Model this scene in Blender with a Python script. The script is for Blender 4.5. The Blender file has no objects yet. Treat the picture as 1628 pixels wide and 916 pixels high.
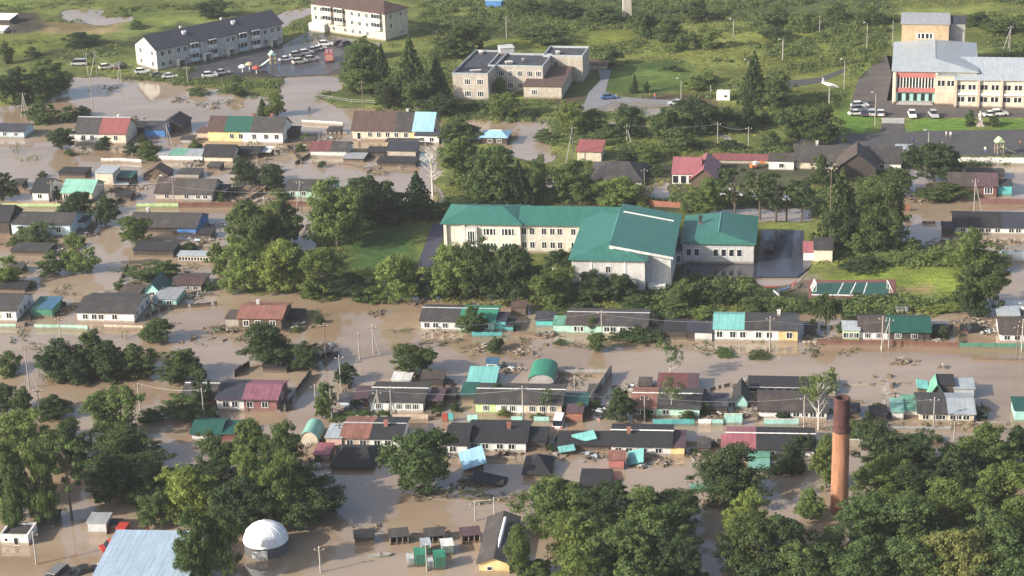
import bpy, bmesh, math, random
import numpy as np
from mathutils import Vector, Matrix
HAZE = 0.0001
random.seed(7); RNG = np.random.default_rng(11)
R = math.radians
SC = bpy.context.scene; COL = SC.collection
# ---------------------------------------------------------------- camera
CAMH, FPX, PITCH, ROLL = 134.0, 3166.0, R(20.2), .035
sp, cp = math.sin(PITCH), math.cos(PITCH)
cam = bpy.data.cameras.new('camera'); cam.sensor_width = 36; cam.sensor_fit = 'HORIZONTAL'
cam.lens = FPX/1628*36; cam.clip_start = 1; cam.clip_end = 20000
camo = bpy.data.objects.new('camera', cam); COL.objects.link(camo)
camo.location = (0, 0, CAMH); camo.rotation_euler = (Matrix.Rotation(R(90)-PITCH, 3, 'X') @ Matrix.Rotation(-ROLL, 3, 'Z')).to_euler(); SC.camera = camo
# ---------------------------------------------------------------- sky, sun, exposure
SUN_EL, SUN_FROM = R(27), Vector((-0.92, -0.39))
W = bpy.data.worlds.new('World'); SC.world = W; W.use_nodes = True
nt = W.node_tree; nt.nodes.clear()
sky = nt.nodes.new('ShaderNodeTexSky'); sky.sky_type = 'NISHITA'; sky.sun_disc = False
sky.sun_elevation = SUN_EL; sky.sun_rotation = math.atan2(SUN_FROM.x, SUN_FROM.y)
sky.altitude = 100; sky.air_density = 1.0; sky.dust_density = 3.5; sky.ozone_density = 1.0
bg = nt.nodes.new('ShaderNodeBackground'); bg.inputs[1].default_value = 0.14
wo = nt.nodes.new('ShaderNodeOutputWorld')
nt.links.new(sky.outputs[0], bg.inputs[0]); nt.links.new(bg.outputs[0], wo.inputs[0])
sl = bpy.data.lights.new('sun', 'SUN'); sl.energy = 4.9; sl.angle = R(0.6); sl.color = (1, 0.92, 0.80)
so = bpy.data.objects.new('sun', sl); COL.objects.link(so); so.location = (-300, -100, 300)
sd = Vector((SUN_FROM.x, SUN_FROM.y, 0)).normalized()*math.cos(SUN_EL) + Vector((0, 0, math.sin(SUN_EL)))
so.rotation_euler = sd.to_track_quat('Z', 'Y').to_euler()
SC.view_settings.view_transform = 'Standard'; SC.view_settings.look = 'None'
SC.view_settings.exposure = 0.60; SC.view_settings.gamma = 1; SC.view_settings.use_curve_mapping = False
SC.cycles.max_bounces = 5; SC.cycles.diffuse_bounces = 3; SC.cycles.glossy_bounces = 3
SC.cycles.transmission_bounces = 3; SC.cycles.transparent_max_bounces = 4; SC.cycles.volume_bounces = 0
# ---------------------------------------------------------------- geometry of the photograph -> ground
cr, sr = math.cos(ROLL), math.sin(ROLL)
def UN(u, v): x, y = u-814, v-458; return 814+x*cr-y*sr, 458+x*sr+y*cr      # the camera is tipped slightly
def P(u, v, z=0.0):
    u, v = UN(u, v); x = (u-814)/FPX; y = (458-v)/FPX
    t = (CAMH-z)/(sp-y*cp)
    return Vector((t*x, t*(cp+y*sp), z))
def S(v):                                    # pixels per metre at a ground row
    y = (458-v)/FPX
    return FPX*(sp-y*cp)/CAMH
def dep(v): return PITCH-math.atan((458-v)/FPX)      # depression angle of the row
def ZY(v, Y):                                # height seen at row v at distance Y
    y = (458-v)/FPX
    return CAMH+Y*(y*cp-sp)/(cp+y*sp)
def YC(v): return P(814, v).y
def HH(vb, vt): return ZY(vt, YC(vb))  # height of an upright whose foot is at vb and top at vt
def PX(x, y):                                # numpy world ground -> pixels
    d = y*cp+CAMH*sp; up = y*sp-CAMH*cp
    a = FPX*x/d; b = -FPX*up/d; return 814+a*cr+b*sr, 458-a*sr+b*cr
# ---------------------------------------------------------------- materials
MATS = {}
def nodes(name):
    m = bpy.data.materials.new(name); m.use_nodes = True
    n = m.node_tree; b = n.nodes['Principled BSDF']; return m, n, b
def nz(n, vec, scale, detail=3, rough=.55):
    t = n.nodes.new('ShaderNodeTexNoise'); t.inputs['Scale'].default_value = scale
    t.inputs['Detail'].default_value = detail; t.inputs['Roughness'].default_value = rough
    if vec is not None: n.links.new(vec, t.inputs['Vector'])
    return t.outputs['Fac']
def mapn(n, vec, sc):
    t = n.nodes.new('ShaderNodeMapping'); t.inputs['Scale'].default_value = sc; n.links.new(vec, t.inputs['Vector']); return t.outputs[0]
def ramp(n, fac, stops):
    t = n.nodes.new('ShaderNodeValToRGB'); e = t.color_ramp.elements
    e[0].position, e[0].color = stops[0][0], (*stops[0][1], 1); e[1].position, e[1].color = stops[-1][0], (*stops[-1][1], 1)
    for p, c in stops[1:-1]:
        q = e.new(p); q.color = (*c, 1)
    n.links.new(fac, t.inputs[0]); return t.outputs[0]
def mixc(n, a, b, f, mode='MIX'):
    t = n.nodes.new('ShaderNodeMix'); t.data_type = 'RGBA'; t.blend_type = mode
    for i, v in ((6, a), (7, b)):
        if isinstance(v, tuple): t.inputs[i].default_value = (*v, 1)
        else: n.links.new(v, t.inputs[i])
    if isinstance(f, (int, float)): t.inputs[0].default_value = f
    else: n.links.new(f, t.inputs[0])
    return t.outputs[2]
def objco(n):
    t = n.nodes.new('ShaderNodeTexCoord'); return t.outputs['Object']
def M(name, c, rough=.7, amp=.25, scale=1.2, streak=None, metal=0, bump=0, stain=None):
    if name in MATS: return MATS[name]
    m, n, b = nodes(name); co = objco(n)
    oi = n.nodes.new('ShaderNodeObjectInfo')
    f = nz(n, co, scale, 5, .65)
    lo = tuple(max(0, x*(1-amp)) for x in c); hi = tuple(min(1, x*(1+amp)) for x in c)
    col = ramp(n, f, [(.3, lo), (.7, hi)])
    if streak:
        g = nz(n, mapn(n, co, streak), 1.0, 4, .7)
        k = 1-amp*1.3
        col = mixc(n, col, ramp(n, g, [(.35, (k, k, k)), (.6, (1.05, 1.05, 1.05))]), 1.0, 'MULTIPLY')
    if name.startswith('roof_') and rough < .6:     # standing seams of sheet-metal roofs
        w = n.nodes.new('ShaderNodeTexWave'); w.bands_direction = 'Y' if name.endswith('_y') else 'X'; w.inputs['Scale'].default_value = .42; w.inputs['Distortion'].default_value = .4; n.links.new(co, w.inputs['Vector'])
        col = mixc(n, col, ramp(n, w.outputs['Fac'], [(.06, (.86, .86, .86)), (.2, (1, 1, 1))]), 1.0, 'MULTIPLY')
        col = mixc(n, col, ramp(n, nz(n, mapn(n, co, (1.6, .3, .3) if not name.endswith('_y') else (.3, 1.6, .3)), .7, 4, .7), [(.3, (.84, .85, .85)), (.65, (1.06, 1.05, 1.04))]), 1.0, 'MULTIPLY')
    if stain:
        g = nz(n, co, .45, 4, .7)
        col = mixc(n, col, stain, ramp(n, g, [(.52, (0, 0, 0)), (.72, (.75, .75, .75))]))
    if name.startswith('wall_'):        # the silt line the flood leaves on every wall
        sx = n.nodes.new('ShaderNodeSeparateXYZ'); n.links.new(co, sx.inputs[0]); ad = n.nodes.new('ShaderNodeMath'); ad.operation = 'MULTIPLY_ADD'
        n.links.new(f, ad.inputs[0]); ad.inputs[1].default_value = -.7; n.links.new(sx.outputs[2], ad.inputs[2])
        col = mixc(n, (.17, .125, .085), col, ramp(n, ad.outputs[0], [(0, (.25, .25, .25)), (.22, (1, 1, 1))]))
    r = ramp(n, oi.outputs['Random'], [(0, (.86, .86, .86)), (1, (1.14, 1.12, 1.1))])
    col = mixc(n, col, r, 1.0, 'MULTIPLY')
    n.links.new(col, b.inputs['Base Color']); b.inputs['Roughness'].default_value = rough
    b.inputs['Metallic'].default_value = metal
    if bump:
        bp = n.nodes.new('ShaderNodeBump'); bp.inputs['Strength'].default_value = bump
        w = n.nodes.new('ShaderNodeTexWave'); w.inputs['Scale'].default_value = 2.2; n.links.new(co, w.inputs['Vector'])
        n.links.new(w.outputs['Fac'], bp.inputs['Height']); bp.inputs['Distance'].default_value = .03
        n.links.new(bp.outputs[0], b.inputs['Normal'])
    MATS[name] = m; return m
RC = {  # roofing
 'slate': (.042, .040, .041), 'slate2': (.058, .053, .051), 'slatebrown': (.064, .050, .044), 'slateblue': (.042, .046, .062), 'black': (.021, .021, .025),
 'navy': (.030, .033, .050), 'red': (.27, .085, .08), 'rose': (.31, .11, .125), 'brick': (.22, .10, .075), 'brown': (.088, .052, .046), 'maroon': (.13, .045, .05),
 'magenta': (.19, .075, .105), 'green': (.035, .20, .13), 'dgreen': (.018, .085, .065), 'school': (.036, .150, .122), 'mintroof': (.20, .42, .34), 'teal': (.18, .46, .43),
 'sky': (.30, .52, .68), 'blue': (.055, .14, .23), 'paleblue': (.33, .43, .54), 'white': (.62, .62, .60), 'grey': (.30, .31, .33), 'lgrey': (.37, .41, .44), 'plum': (.085, .05, .06), 'seagreen': (.12, .30, .22)}
RC['school_y'] = RC['school']; RC['lgrey_y'] = RC['lgrey']
SHEETM = ('school', 'school_y', 'lgrey_y', 'paleblue', 'teal', 'sky', 'green', 'dgreen', 'rose', 'red', 'lgrey', 'grey', 'blue', 'mintroof')
def roofm(k): return M('roof_'+k, RC[k], .5 if k in SHEETM else .85, .08 if k in SHEETM else .2, .8, (2.2, .25, .25), bump=.35,
                       stain=(.10, .085, .07) if k.startswith('slate') else None)
WC = {'white': (.74, .73, .70), 'cream': (.62, .55, .44), 'yellow': (.66, .50, .25), 'mint': (.42, .66, .54), 'aqua': (.34, .60, .55), 'lime': (.45, .62, .30), 'pink': (.62, .42, .36), 'peach': (.54, .43, .34),
 'grey': (.33, .32, .31), 'lgrey': (.52, .52, .51), 'brick': (.32, .13, .09), 'wood': (.12, .085, .06), 'dwood': (.055, .045, .04), 'green': (.06, .20, .14), 'tan': (.44, .395, .335), 'darkbrick': (.15, .068, .05), 'dullmaroon': (.22, .10, .10), 'blue': (.07, .20, .48), 'orange': (.46, .355, .225),
 'rose': (.45, .16, .15), 'schoolwall': (.62, .58, .50), 'lblue': (.50, .62, .70), 'teal': (.10, .42, .42), 'red': (.42, .07, .05), 'maroon': (.15, .05, .05), 'silver': (.42, .44, .45), 'dark': (.035, .035, .037), 'navy': (.035, .04, .07), 'plum': (.09, .05, .06), 'black': (.03, .03, .03)}
def wallm(k): return M('wall_'+k, WC[k], .85, .13, 1.5, (1.2, 1.2, .25), stain=tuple(x*.62 for x in WC[k]))
def glassm():
    if 'glass' in MATS: return MATS['glass']
    m, n, b = nodes('window_glass'); b.inputs['Base Color'].default_value = (.02, .025, .03, 1); b.inputs['Roughness'].default_value = .12
    MATS['glass'] = m; return m
GLASS = glassm(); FRAME = M('window_frame_paint', (.78, .78, .76), .5, .05)
CONC = M('pole_concrete', (.33, .315, .29), .9, .2); OLDWOOD = M('weathered_wood', (.16, .13, .10), .9, .3, 3); METAL = M('galvanised_metal', (.40, .41, .42), .4, .1, metal=.6)
DARKM = M('dark_metal', (.04, .04, .045), .6, .2); RUBBER = M('rubber', (.02, .02, .02), .8, .1)
# ---------------------------------------------------------------- mesh helper
class MB:
    def __init__(s): s.v = []; s.f = []; s.mi = []
    def add(s, vs, fs, mi=0):
        o = len(s.v); s.v += [tuple(p) for p in vs]
        for f in fs: s.f.append(tuple(i+o for i in f)); s.mi.append(mi)
    def box(s, x0, y0, z0, x1, y1, z1, mi=0, mat=None):
        vs = [Vector((x, y, z)) for z in (z0, z1) for y in (y0, y1) for x in (x0, x1)]
        if mat is not None: vs = [mat @ p for p in vs]
        s.add(vs, [(0, 2, 3, 1), (4, 5, 7, 6), (0, 1, 5, 4), (2, 6, 7, 3), (0, 4, 6, 2), (1, 3, 7, 5)], mi)
    def prism(s, prof, a0, a1, axis='x', mi=0):      # profile (p,q): axis x -> (a,p,q); axis y -> (p,a,q); axis z -> (p,q,a)
        n = len(prof)
        mk = {'x': lambda p, a: (a, p[0], p[1]), 'y': lambda p, a: (p[0], a, p[1]), 'z': lambda p, a: (p[0], p[1], a)}[axis]
        vs = [mk(p, a0) for p in prof]+[mk(p, a1) for p in prof]
        fs = [(i, (i+1) % n, n+(i+1) % n, n+i) for i in range(n)]+[tuple(range(n-1, -1, -1)), tuple(range(n, 2*n))]
        s.add(vs, fs, mi)
    def tube(s, p0, p1, r0, r1=None, n=7, mi=0, cap=True):
        p0 = Vector(p0); p1 = Vector(p1); r1 = r0 if r1 is None else r1
        d = (p1-p0)
        if d.length < 1e-6: return
        q = d.to_track_quat('Z', 'Y'); vs = []
        for p, r in ((p0, r0), (p1, r1)):
            for k in range(n):
                a = 2*math.pi*k/n; vs.append(p+q @ Vector((r*math.cos(a), r*math.sin(a), 0)))
        fs = [(k, (k+1) % n, n+(k+1) % n, n+k) for k in range(n)]
        if cap: fs += [tuple(range(n-1, -1, -1)), tuple(range(n, 2*n))]
        s.add(vs, fs, mi)
    def lathe(s, prof, n=24, mi=0, a0=0, a1=2*math.pi, c=(0, 0, 0)):
        full = abs(a1-a0-2*math.pi) < 1e-6; k = n if full else n+1; vs = []
        for r, z in prof:
            for i in range(k):
                a = a0+(a1-a0)*i/n; vs.append((c[0]+r*math.cos(a), c[1]+r*math.sin(a), c[2]+z))
        fs = []
        for j in range(len(prof)-1):
            for i in range(n):
                i2 = (i+1) % k
                fs.append((j*k+i, j*k+i2, (j+1)*k+i2, (j+1)*k+i))
        s.add(vs, fs, mi)
    def poly(s, vs, fs, mi=0): s.add(vs, fs, mi)
    def mesh(s, name, mats):
        me = bpy.data.meshes.new(name); me.from_pydata(s.v, [], s.f)
        for m in (mats if isinstance(mats, (list, tuple)) else [mats]): me.materials.append(m)
        if any(s.mi): me.polygons.foreach_set('material_index', s.mi)
        bm = bmesh.new(); bm.from_mesh(me); bmesh.ops.recalc_face_normals(bm, faces=bm.faces); bm.to_mesh(me); bm.free()
        me.update(); return me
    def build(s, name, mats, parent=None, loc=(0, 0, 0), rz=0):
        return link(name, s.mesh(name, mats), parent, loc, rz)
def link(name, me, parent=None, loc=(0, 0, 0), rz=0, scale=None):
    o = bpy.data.objects.new(name, me); COL.objects.link(o); o.parent = parent; o.location = loc; o.rotation_euler = (0, 0, rz)
    if scale: o.scale = scale
    return o
def tag(o, label=None, cat=None, group=None, kind=None):
    if label: o['label'] = label
    if cat: o['category'] = cat
    if group: o['group'] = group
    if kind: o['kind'] = kind
    return o
def thing(name, label, cat, loc=(0, 0, 0), rz=0, group=None):
    o = bpy.data.objects.new(name, None); COL.objects.link(o); o.location = loc; o.rotation_euler = (0, 0, rz); o.empty_display_size = .3
    return tag(o, label, cat, group)
def copytree(o, parent=None):
    c = o.copy(); COL.objects.link(c); c.parent = parent
    for ch in list(o.children): copytree(ch, c)
    return c
# labels worked out from what stands nearest
LM = []; PENDING = []
def landmark(u, v, text): LM.append((u, v, text))
def later(o, desc, u, v): PENDING.append((o, desc, u, v))
ORD = ['', 'second', 'third', 'fourth', 'fifth', 'sixth', 'seventh', 'eighth', 'ninth', 'tenth', 'eleventh', 'twelfth']
NUM = ['', 'one', 'two', 'three', 'four', 'five', 'six', 'seven', 'eight', 'nine', 'ten', 'eleven', 'twelve']
def resolve_labels():
    by = {}
    for o, d, u, v in PENDING:
        best = min(LM, key=lambda l: (abs(l[0]-u)+1.5*abs(l[1]-v)))
        du, dv = u-best[0], (v-best[1])*1.6
        if abs(du) < 14 and abs(dv) < 16: rel = 'beside'
        elif abs(du) >= abs(dv): rel = 'right of' if du > 0 else 'left of'
        else: rel = 'in front of' if dv > 0 else 'behind'
        by.setdefault(f'{d} {rel} {best[2]}', []).append((o, u, v))
    for t, l in by.items():
        if len(l) == 1: l[0][0]['label'] = t; continue
        us = [a[1] for a in l]; vs = [a[2] for a in l]; n = len(l)
        hor = max(us)-min(us) >= max(vs)-min(vs)
        l.sort(key=lambda a: a[1] if hor else -a[2])
        for i, a in enumerate(l):
            if hor: w = 'leftmost' if i == 0 else ('rightmost' if i == n-1 else ORD[i]+' from left')
            else: w = 'nearest' if i == 0 else ('farthest' if i == n-1 else ORD[i]+' nearest')
            a[0]['label'] = f'{t}, {w} of {NUM[n]}'
# ---------------------------------------------------------------- windows, doors
def _winmesh(bars):
    f = MB(); t = .085
    f.box(-.5, -.06, -.5, -.5+t, .01, .5); f.box(.5-t, -.06, -.5, .5, .01, .5)
    f.box(-.5+t, -.06, -.5, .5-t, .01, -.5+t*.8); f.box(-.5+t, -.06, .5-t*.8, .5-t, .01, .5)
    for k in range(bars):
        x = -.5+(k+1)/(bars+1); f.box(x-.03, -.055, -.5+t*.8, x+.03, .008, .5-t*.8)
    g = MB(); g.box(-.5+t*.9, -.025, -.5+t*.7, .5-t*.9, .02, .5-t*.7)
    return f.mesh('window_frame', FRAME), g.mesh('window_pane', GLASS)
WINM = {k: _winmesh(k) for k in (0, 1, 2, 3)}
def window(parent, x, y, z, w, h, rz=0, bars=1):
    a, b = WINM[bars]
    o = link('window', a, parent, (x, y, z), rz, (w, 1, h)); link('pane', b, o); return o
def door(parent, x, y, z0, w, h, col, rz=0):
    m = MB(); m.box(-w/2, -.05, 0, w/2, .01, h); m.box(-w/2-.08, -.07, 0, -w/2-.002, .01, h+.08); m.box(w/2+.002, -.07, 0, w/2+.08, .01, h+.08)
    return m.build('door', wallm(col), parent, (x, y, z0), rz)
def segs(s):
    if isinstance(s, str): return [(0, 1, s)]
    return s
# one roofed block: A, B = feet of its front wall (left, right), D = depth, h = wall height, hr = roof rise
def block(root, A, B, D, h, hr, kind='gable', roofs='slate', walls='white', wins=(), oh=.35, side=None, lside=None, zb=-.8, a=2.5, chim=(), ridge=None, wh=None, wz=None, ww=1.15, bars=1, eave=None, t=.12, parapet=.5, nowall=False, roofname='roof', wallname='wall'):
    d = B-A; L = d.length; rz = math.atan2(d.y, d.x); loc = Vector((A.x, A.y, 0))-Vector((root.location.x, root.location.y, 0)) if root else A
    rs = segs(roofs); ws = segs(walls); out = []
    # walls
    if kind in ('gable',): prof = [(0, zb), (D, zb), (D, h), (D/2, h+hr), (0, h)]
    elif kind == 'shed': prof = [(0, zb), (D, zb), (D, h+hr), (0, h)]
    else: prof = [(0, zb), (D, zb), (D, h), (0, h)]
    if not nowall:
        if kind in ('front', 'shedx', 'arch'):
            m = MB()
            if kind == 'front': pr = [(0, zb), (L, zb), (L, h), (L/2, h+hr), (0, h)]
            elif kind == 'shedx': pr = [(0, zb), (L, zb), (L, h), (0, h+hr)]
            else: pr = [(0, zb), (L, zb)]+[(L/2+L/2*math.cos(q), h+hr*math.sin(q)) for q in [math.pi*i/12 for i in range(13)]]
            m.prism(pr, 0, D, 'y'); m.build(wallname, wallm(ws[0][2]), root, loc, rz)
        else:
            for i, (f0, f1, c) in enumerate(ws):
                m = MB(); m.prism(prof, f0*L+(.001 if i else 0), f1*L-(.001 if i < len(ws)-1 else 0), 'x')
                w = m.build(wallname, wallm(c), root, loc, rz)
                if len(ws) > 1: w['label'] = f'{c} stretch of wall'
    # roof
    if kind == 'gable':
        k = hr/(D/2)
        for i, (f0, f1, c) in enumerate(rs):
            x0 = f0*L-(oh if i == 0 else -.004); x1 = f1*L+(oh if i == len(rs)-1 else -.004); m = MB(); g = .004
            m.prism([(-oh, h-oh*k+g), (D/2, h+hr+g), (D/2, h+hr+t+g), (-oh, h-oh*k+t+g)], x0, x1)
            m.prism([(D+oh, h-oh*k+g), (D/2+.001, h+hr+g), (D/2+.001, h+hr+t+g), (D+oh, h-oh*k+t+g)], x0, x1)
            r = m.build(roofname, roofm(c), root, loc, rz); out.append(r)
            if len(rs) > 1: r['label'] = f'{c} stretch of roof'
        if ridge:
            m = MB(); m.prism([(D/2-.22, h+hr+t-.10), (D/2+.22, h+hr+t-.10), (D/2, h+hr+t+.10)], -oh-.03, L+oh+.03); m.build('ridge_cap', roofm(ridge), root, loc, rz)
        if eave:
            m = MB(); m.box(-oh, -oh-.06, h-oh*k-.05, L+oh, -oh-.004, h-oh*k+t+.06); m.build('eaves_board', roofm(eave), root, loc, rz)
    elif kind == 'front':
        k = hr/(L/2); g = .004; m = MB()
        m.prism([(-oh, h-oh*k+g), (L/2, h+hr+g), (L/2, h+hr+t+g), (-oh, h-oh*k+t+g)], -oh, D+oh, 'y')
        m.prism([(L+oh, h-oh*k+g), (L/2+.001, h+hr+g), (L/2+.001, h+hr+t+g), (L+oh, h-oh*k+t+g)], -oh, D+oh, 'y')
        out.append(m.build(roofname, roofm(rs[0][2]), root, loc, rz))
    elif kind == 'shedx':
        k = hr/L; g = .004; m = MB()
        m.prism([(0, h+hr+g), (L+oh, h-oh*k+g), (L+oh, h-oh*k+t+g), (0, h+hr+t+g)], -oh, D+oh, 'y')
        out.append(m.build(roofname, roofm(rs[0][2]), root, loc, rz))
        if eave:
            m = MB(); m.prism([(0, h+hr-.35), (L+oh, h-oh*k-.35), (L+oh, h-oh*k+t+.02), (0, h+hr+t+.02)], -oh-.08, -oh-.003, 'y'); m.build('fascia_board', roofm(eave), root, loc, rz)
    elif kind == 'shed':
        k = hr/D; g = .004
        for i, (f0, f1, c) in enumerate(rs):
            m = MB(); m.prism([(-oh, h-oh*k+g), (D+oh, h+hr+oh*k+g), (D+oh, h+hr+oh*k+t+g), (-oh, h-oh*k+t+g)], f0*L-(oh if i == 0 else -.004), f1*L+(oh if i == len(rs)-1 else -.004))
            r = m.build(roofname, roofm(c), root, loc, rz); out.append(r)
            if len(rs) > 1: r['label'] = f'{c} stretch of roof'
    elif kind in ('hip', 'hipy'):
        X0, X1, Y0, Y1 = -oh, L+oh, -oh, D+oh; z0 = h; z1 = h+hr
        if kind == 'hip': p, q = (X0+a, D/2, z1), (X1-a, D/2, z1)
        else: p, q = (L/2, Y0+a, z1), (L/2, Y1-a, z1)
        c4 = [(X0, Y0), (X1, Y0), (X1, Y1), (X0, Y1)]
        vs = [(x, y, z0) for x, y in c4]+[(x, y, z0+t) for x, y in c4]+[p, q]
        fs = [(0, 1, 2, 3), (0, 1, 5, 4), (1, 2, 6, 5), (2, 3, 7, 6), (3, 0, 4, 7)]
        fs += [(4, 5, 9, 8), (5, 6, 9), (6, 7, 8, 9), (7, 4, 8)] if kind == 'hip' else [(4, 5, 8), (5, 6, 9, 8), (6, 7, 9), (7, 4, 8, 9)]
        m = MB(); m.poly(vs, fs); out.append(m.build(roofname, roofm(rs[0][2]), root, loc, rz))
        if ridge:
            m = MB(); m.tube(Vector(p)+Vector((0, 0, .02)), Vector(q)+Vector((0, 0, .02)), .09, n=5); m.build('ridge_cap', roofm(ridge), root, loc, rz)
    elif kind == 'arch':
        m = MB(); n = 14; pr = []
        for i in range(n+1):
            q = math.pi*i/n; pr.append((L/2+(L/2+.08)*math.cos(q), h+(hr+.08)*math.sin(q)))
        vs = [(x, -.15, z) for x, z in pr]+[(x, D+.15, z) for x, z in pr]
        vi = [(L/2+(x-L/2)*.985, -.15, h+(z-h)*.97+.004) for x, z in pr]
        m.poly(vs+vi, [(i, i+1, n+2+i, n+1+i) for i in range(n)]+[(i, i+1, 2*n+3+i, 2*n+2+i) for i in range(n)])
        out.append(m.build(roofname, roofm(rs[0][2]), root, loc, rz))
    elif kind == 'flat':
        m = MB(); m.box(.22, .22, h-.15, L-.22, D-.22, h+.003); out.append(m.build(roofname, roofm(rs[0][2]), root, loc, rz))
        m = MB(); m.box(-.05, -.05, h+.004, L+.05, .22, h+parapet); m.box(-.05, D-.22, h+.004, L+.05, D+.05, h+parapet); m.box(-.05, .221, h+.004, .22, D-.221, h+parapet); m.box(L-.22, .221, h+.004, L+.05, D-.221, h+parapet)
        m.build('parapet', roofm(ridge or 'lgrey'), root, loc, rz)
    for fx, fy in chim:
        hz = h+hr*(1-abs(fy-.5)*2) if kind == 'gable' else h+hr*.7
        m = MB(); m.box(-.3, -.3, -.5, .3, .3, .95); m.box(-.36, -.36, .951, .36, .36, 1.08)
        m.build('chimney', wallm('lgrey' if fx*7 % 1 < .6 else 'brick'), out[0] if out else root, (fx*L, fy*D, hz), 0)
    # windows: fractions along the front; or (frac, z, w, h[, bars])
    rot = Matrix.Rotation(rz, 4, 'Z')
    H_ = wh or min(1.35, h*.5); Z_ = wz or h*.56
    def pl(x, y, z): return loc+(rot @ Vector((x, y, z)))
    for w in wins:
        if isinstance(w, (int, float)): w = (w, Z_, ww, H_, bars)
        window(root, *pl(w[0]*L, -.004, w[1]), w[2], w[3], rz, w[4] if len(w) > 4 else 1)
    for lst, ex, ang in ((side, L+.004, R(90)), (lside, -.004, R(-90))):
        for w in lst or ():
            if isinstance(w, (int, float)): w = (w, Z_, ww, H_, 1)
            window(root, *pl(ex, w[0]*D, w[1]), w[2], w[3], rz+ang, w[4] if len(w) > 4 else 1)
    return loc, rz, L
def hrise(vb, ve, vr, D):
    s = S(vb)*.985; p = dep(vb); return max(.35, min(4.5, ((ve-vr)/s-D/2*math.sin(p))/math.cos(p)))
# a house given by its photographed front: u0..u1 feet, vb waterline, ve eaves, vr ridge
def house(label, u0, u1, vb, ve, vr, D=7, roofs='slate', walls='white', wins=(), kind='gable', name='house', cat=None, vb1=None, lm=None, extra=None, h=None, hr=None, group=None, **kw):
    k_ = .009*(u1-u0); A = P(u0, vb-k_); B = P(u1, vb1 if vb1 else vb+k_)
    h = h or max(.7, ZY(ve, YC(vb)-.35)+.05); hr = hr if hr is not None else hrise(vb, ve, vr, D)
    if kind == 'shed' and 'hrs' not in kw: hr = hr
    root = thing(name, label, cat or name.replace('_', ' '), A, 0, group)
    loc, rz, L = block(root, A, B, D, h, hr, kind, roofs, walls, wins, **kw)
    if lm: landmark((u0+u1)/2, vb-6, lm)
    if extra: extra(root, A, B, D, h, hr, rz)
    return root
def shed(label, u0, u1, vb, ve, vr, D=4, roofs='slate', walls='wood', wins=(), **kw):
    kw.setdefault('name', 'shed'); kw.setdefault('kind', 'shed'); kw.setdefault('oh', .22)
    if kw['kind'] == 'shed' and 'hr' not in kw:
        s = S(vb)*.985; p = dep(vb); kw['hr'] = max(.1, min(1.6, ((ve-vr)/s-D*math.sin(p))/math.cos(p)))
    return house(label, u0, u1, vb, ve, vr, D, roofs, walls, wins, **kw)
# ---------------------------------------------------------------- fences
def fence(label, pts, hgt, col, cat='fence', posts=True, top=None, lean=0, name='fence', gap=False, z=0, rails=False):
    W_ = [P(*p) for p in pts]; root = thing(name, label, cat, W_[0]); m = MB(); r = random.Random(len(label)*7+int(pts[0][0])); seg = []
    for a, b in zip(W_[:-1], W_[1:]):
        L = (b-a).length; d = (b-a)/L; n = Vector((-d.y, d.x, 0)); k = max(1, int(L/.55)); q = math.atan2(d.y, d.x)
        for i in range(k):
            mt = Matrix.Translation(a-W_[0]+d*(i*L/k)) @ Matrix.Rotation(q, 4, 'Z')
            if gap and r.random() < .25: continue
            hh = hgt*(1+r.uniform(-.06, .06)); off = .02 if i % 2 else 0
            if rails: m.box(0, -.02, hgt*.45+z, L/k-.001, .02, hgt*.5+z, 0, mt); m.box(0, -.02, hgt*.88+z, L/k-.001, .02, hgt*.93+z, 0, mt); continue
            m.box(.01, -.02+off, -.7+z, L/k-.01, .02+off, hh+z, 0, mt)
        seg.append((a, b, d, q, L))
    m.build('panel', wallm(col), root)
    if posts:
        pm = MB(); pm.box(-.06, .05, -.8+z, .06, .17, hgt+.12+z); me = pm.mesh('post', OLDWOOD)
        for a, b, d, q, L in seg:
            k = max(1, min(24, int(L/3)))
            for i in range(k+1): link('post', me, root, a-W_[0]+d*(i*L/k), q)
    if top:
        t = MB()
        for a, b, d, q, L in seg: t.box(0, -.07, hgt+.075+z, L, .09, hgt+.14+z, 0, Matrix.Translation(a-W_[0]) @ Matrix.Rotation(q, 4, 'Z'))
        t.build('rail', wallm(top), root)
    return root
# ---------------------------------------------------------------- poles
def pole(u, vb, vt, strut=None, lamp=False, desc=None, z=0, dark=False, twin=None, col=None, cross=True):
    A = P(u, vb, z); h = HH(vb, vt); root = thing('lamp_post' if lamp else 'power_pole', None, 'lamp post' if lamp else 'power pole', A, 0, 'lamp posts and power poles of the village')
    mt = col or (OLDWOOD if dark else CONC); m = MB(); m.tube((0, 0, -.8), (0, 0, h), .14, .09, 8); m.build('pole', mt, root)
    if strut is not None:
        for du in (strut if isinstance(strut, (list, tuple)) else [strut]):
            B = P(u+du, vb+2, z)-A; m = MB(); m.tube((B.x, B.y, -.8), (0, 0, h*.93), .12, .08, 8); m.build('strut', mt, root)
    if lamp:
        m = MB(); m.tube((0, 0, h-.05), (-.9, -.5, h+.35), .04, n=6); m.build('lamp_arm', METAL, root)
        m = MB(); m.box(-1.35, -.85, h+.28, -.75, -.4, h+.42); m.build('lamp_head', M('lamp_head_paint', (.6, .6, .58), .5), root)
    elif cross:
        m = MB(); m.box(-.75, -.05, h-.45, .75, .05, h-.35); m.build('crossarm', OLDWOOD if not dark else DARKM, root)
        for x in (-.65, 0, .65):
            m = MB(); zz = h-.35 if x else h; m.lathe([(.03, 0), (.06, .05), (.06, .16), (.02, .2), (0, .2)], 6); m.build('insulator', FRAME, root, (x, 0, zz))
    k = desc or (('lamp post' if lamp else ('dark wooden power pole' if dark else ('braced concrete power pole' if strut else 'slim concrete power pole'))))
    later(root, k, u, vb); return root, A, h
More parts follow.
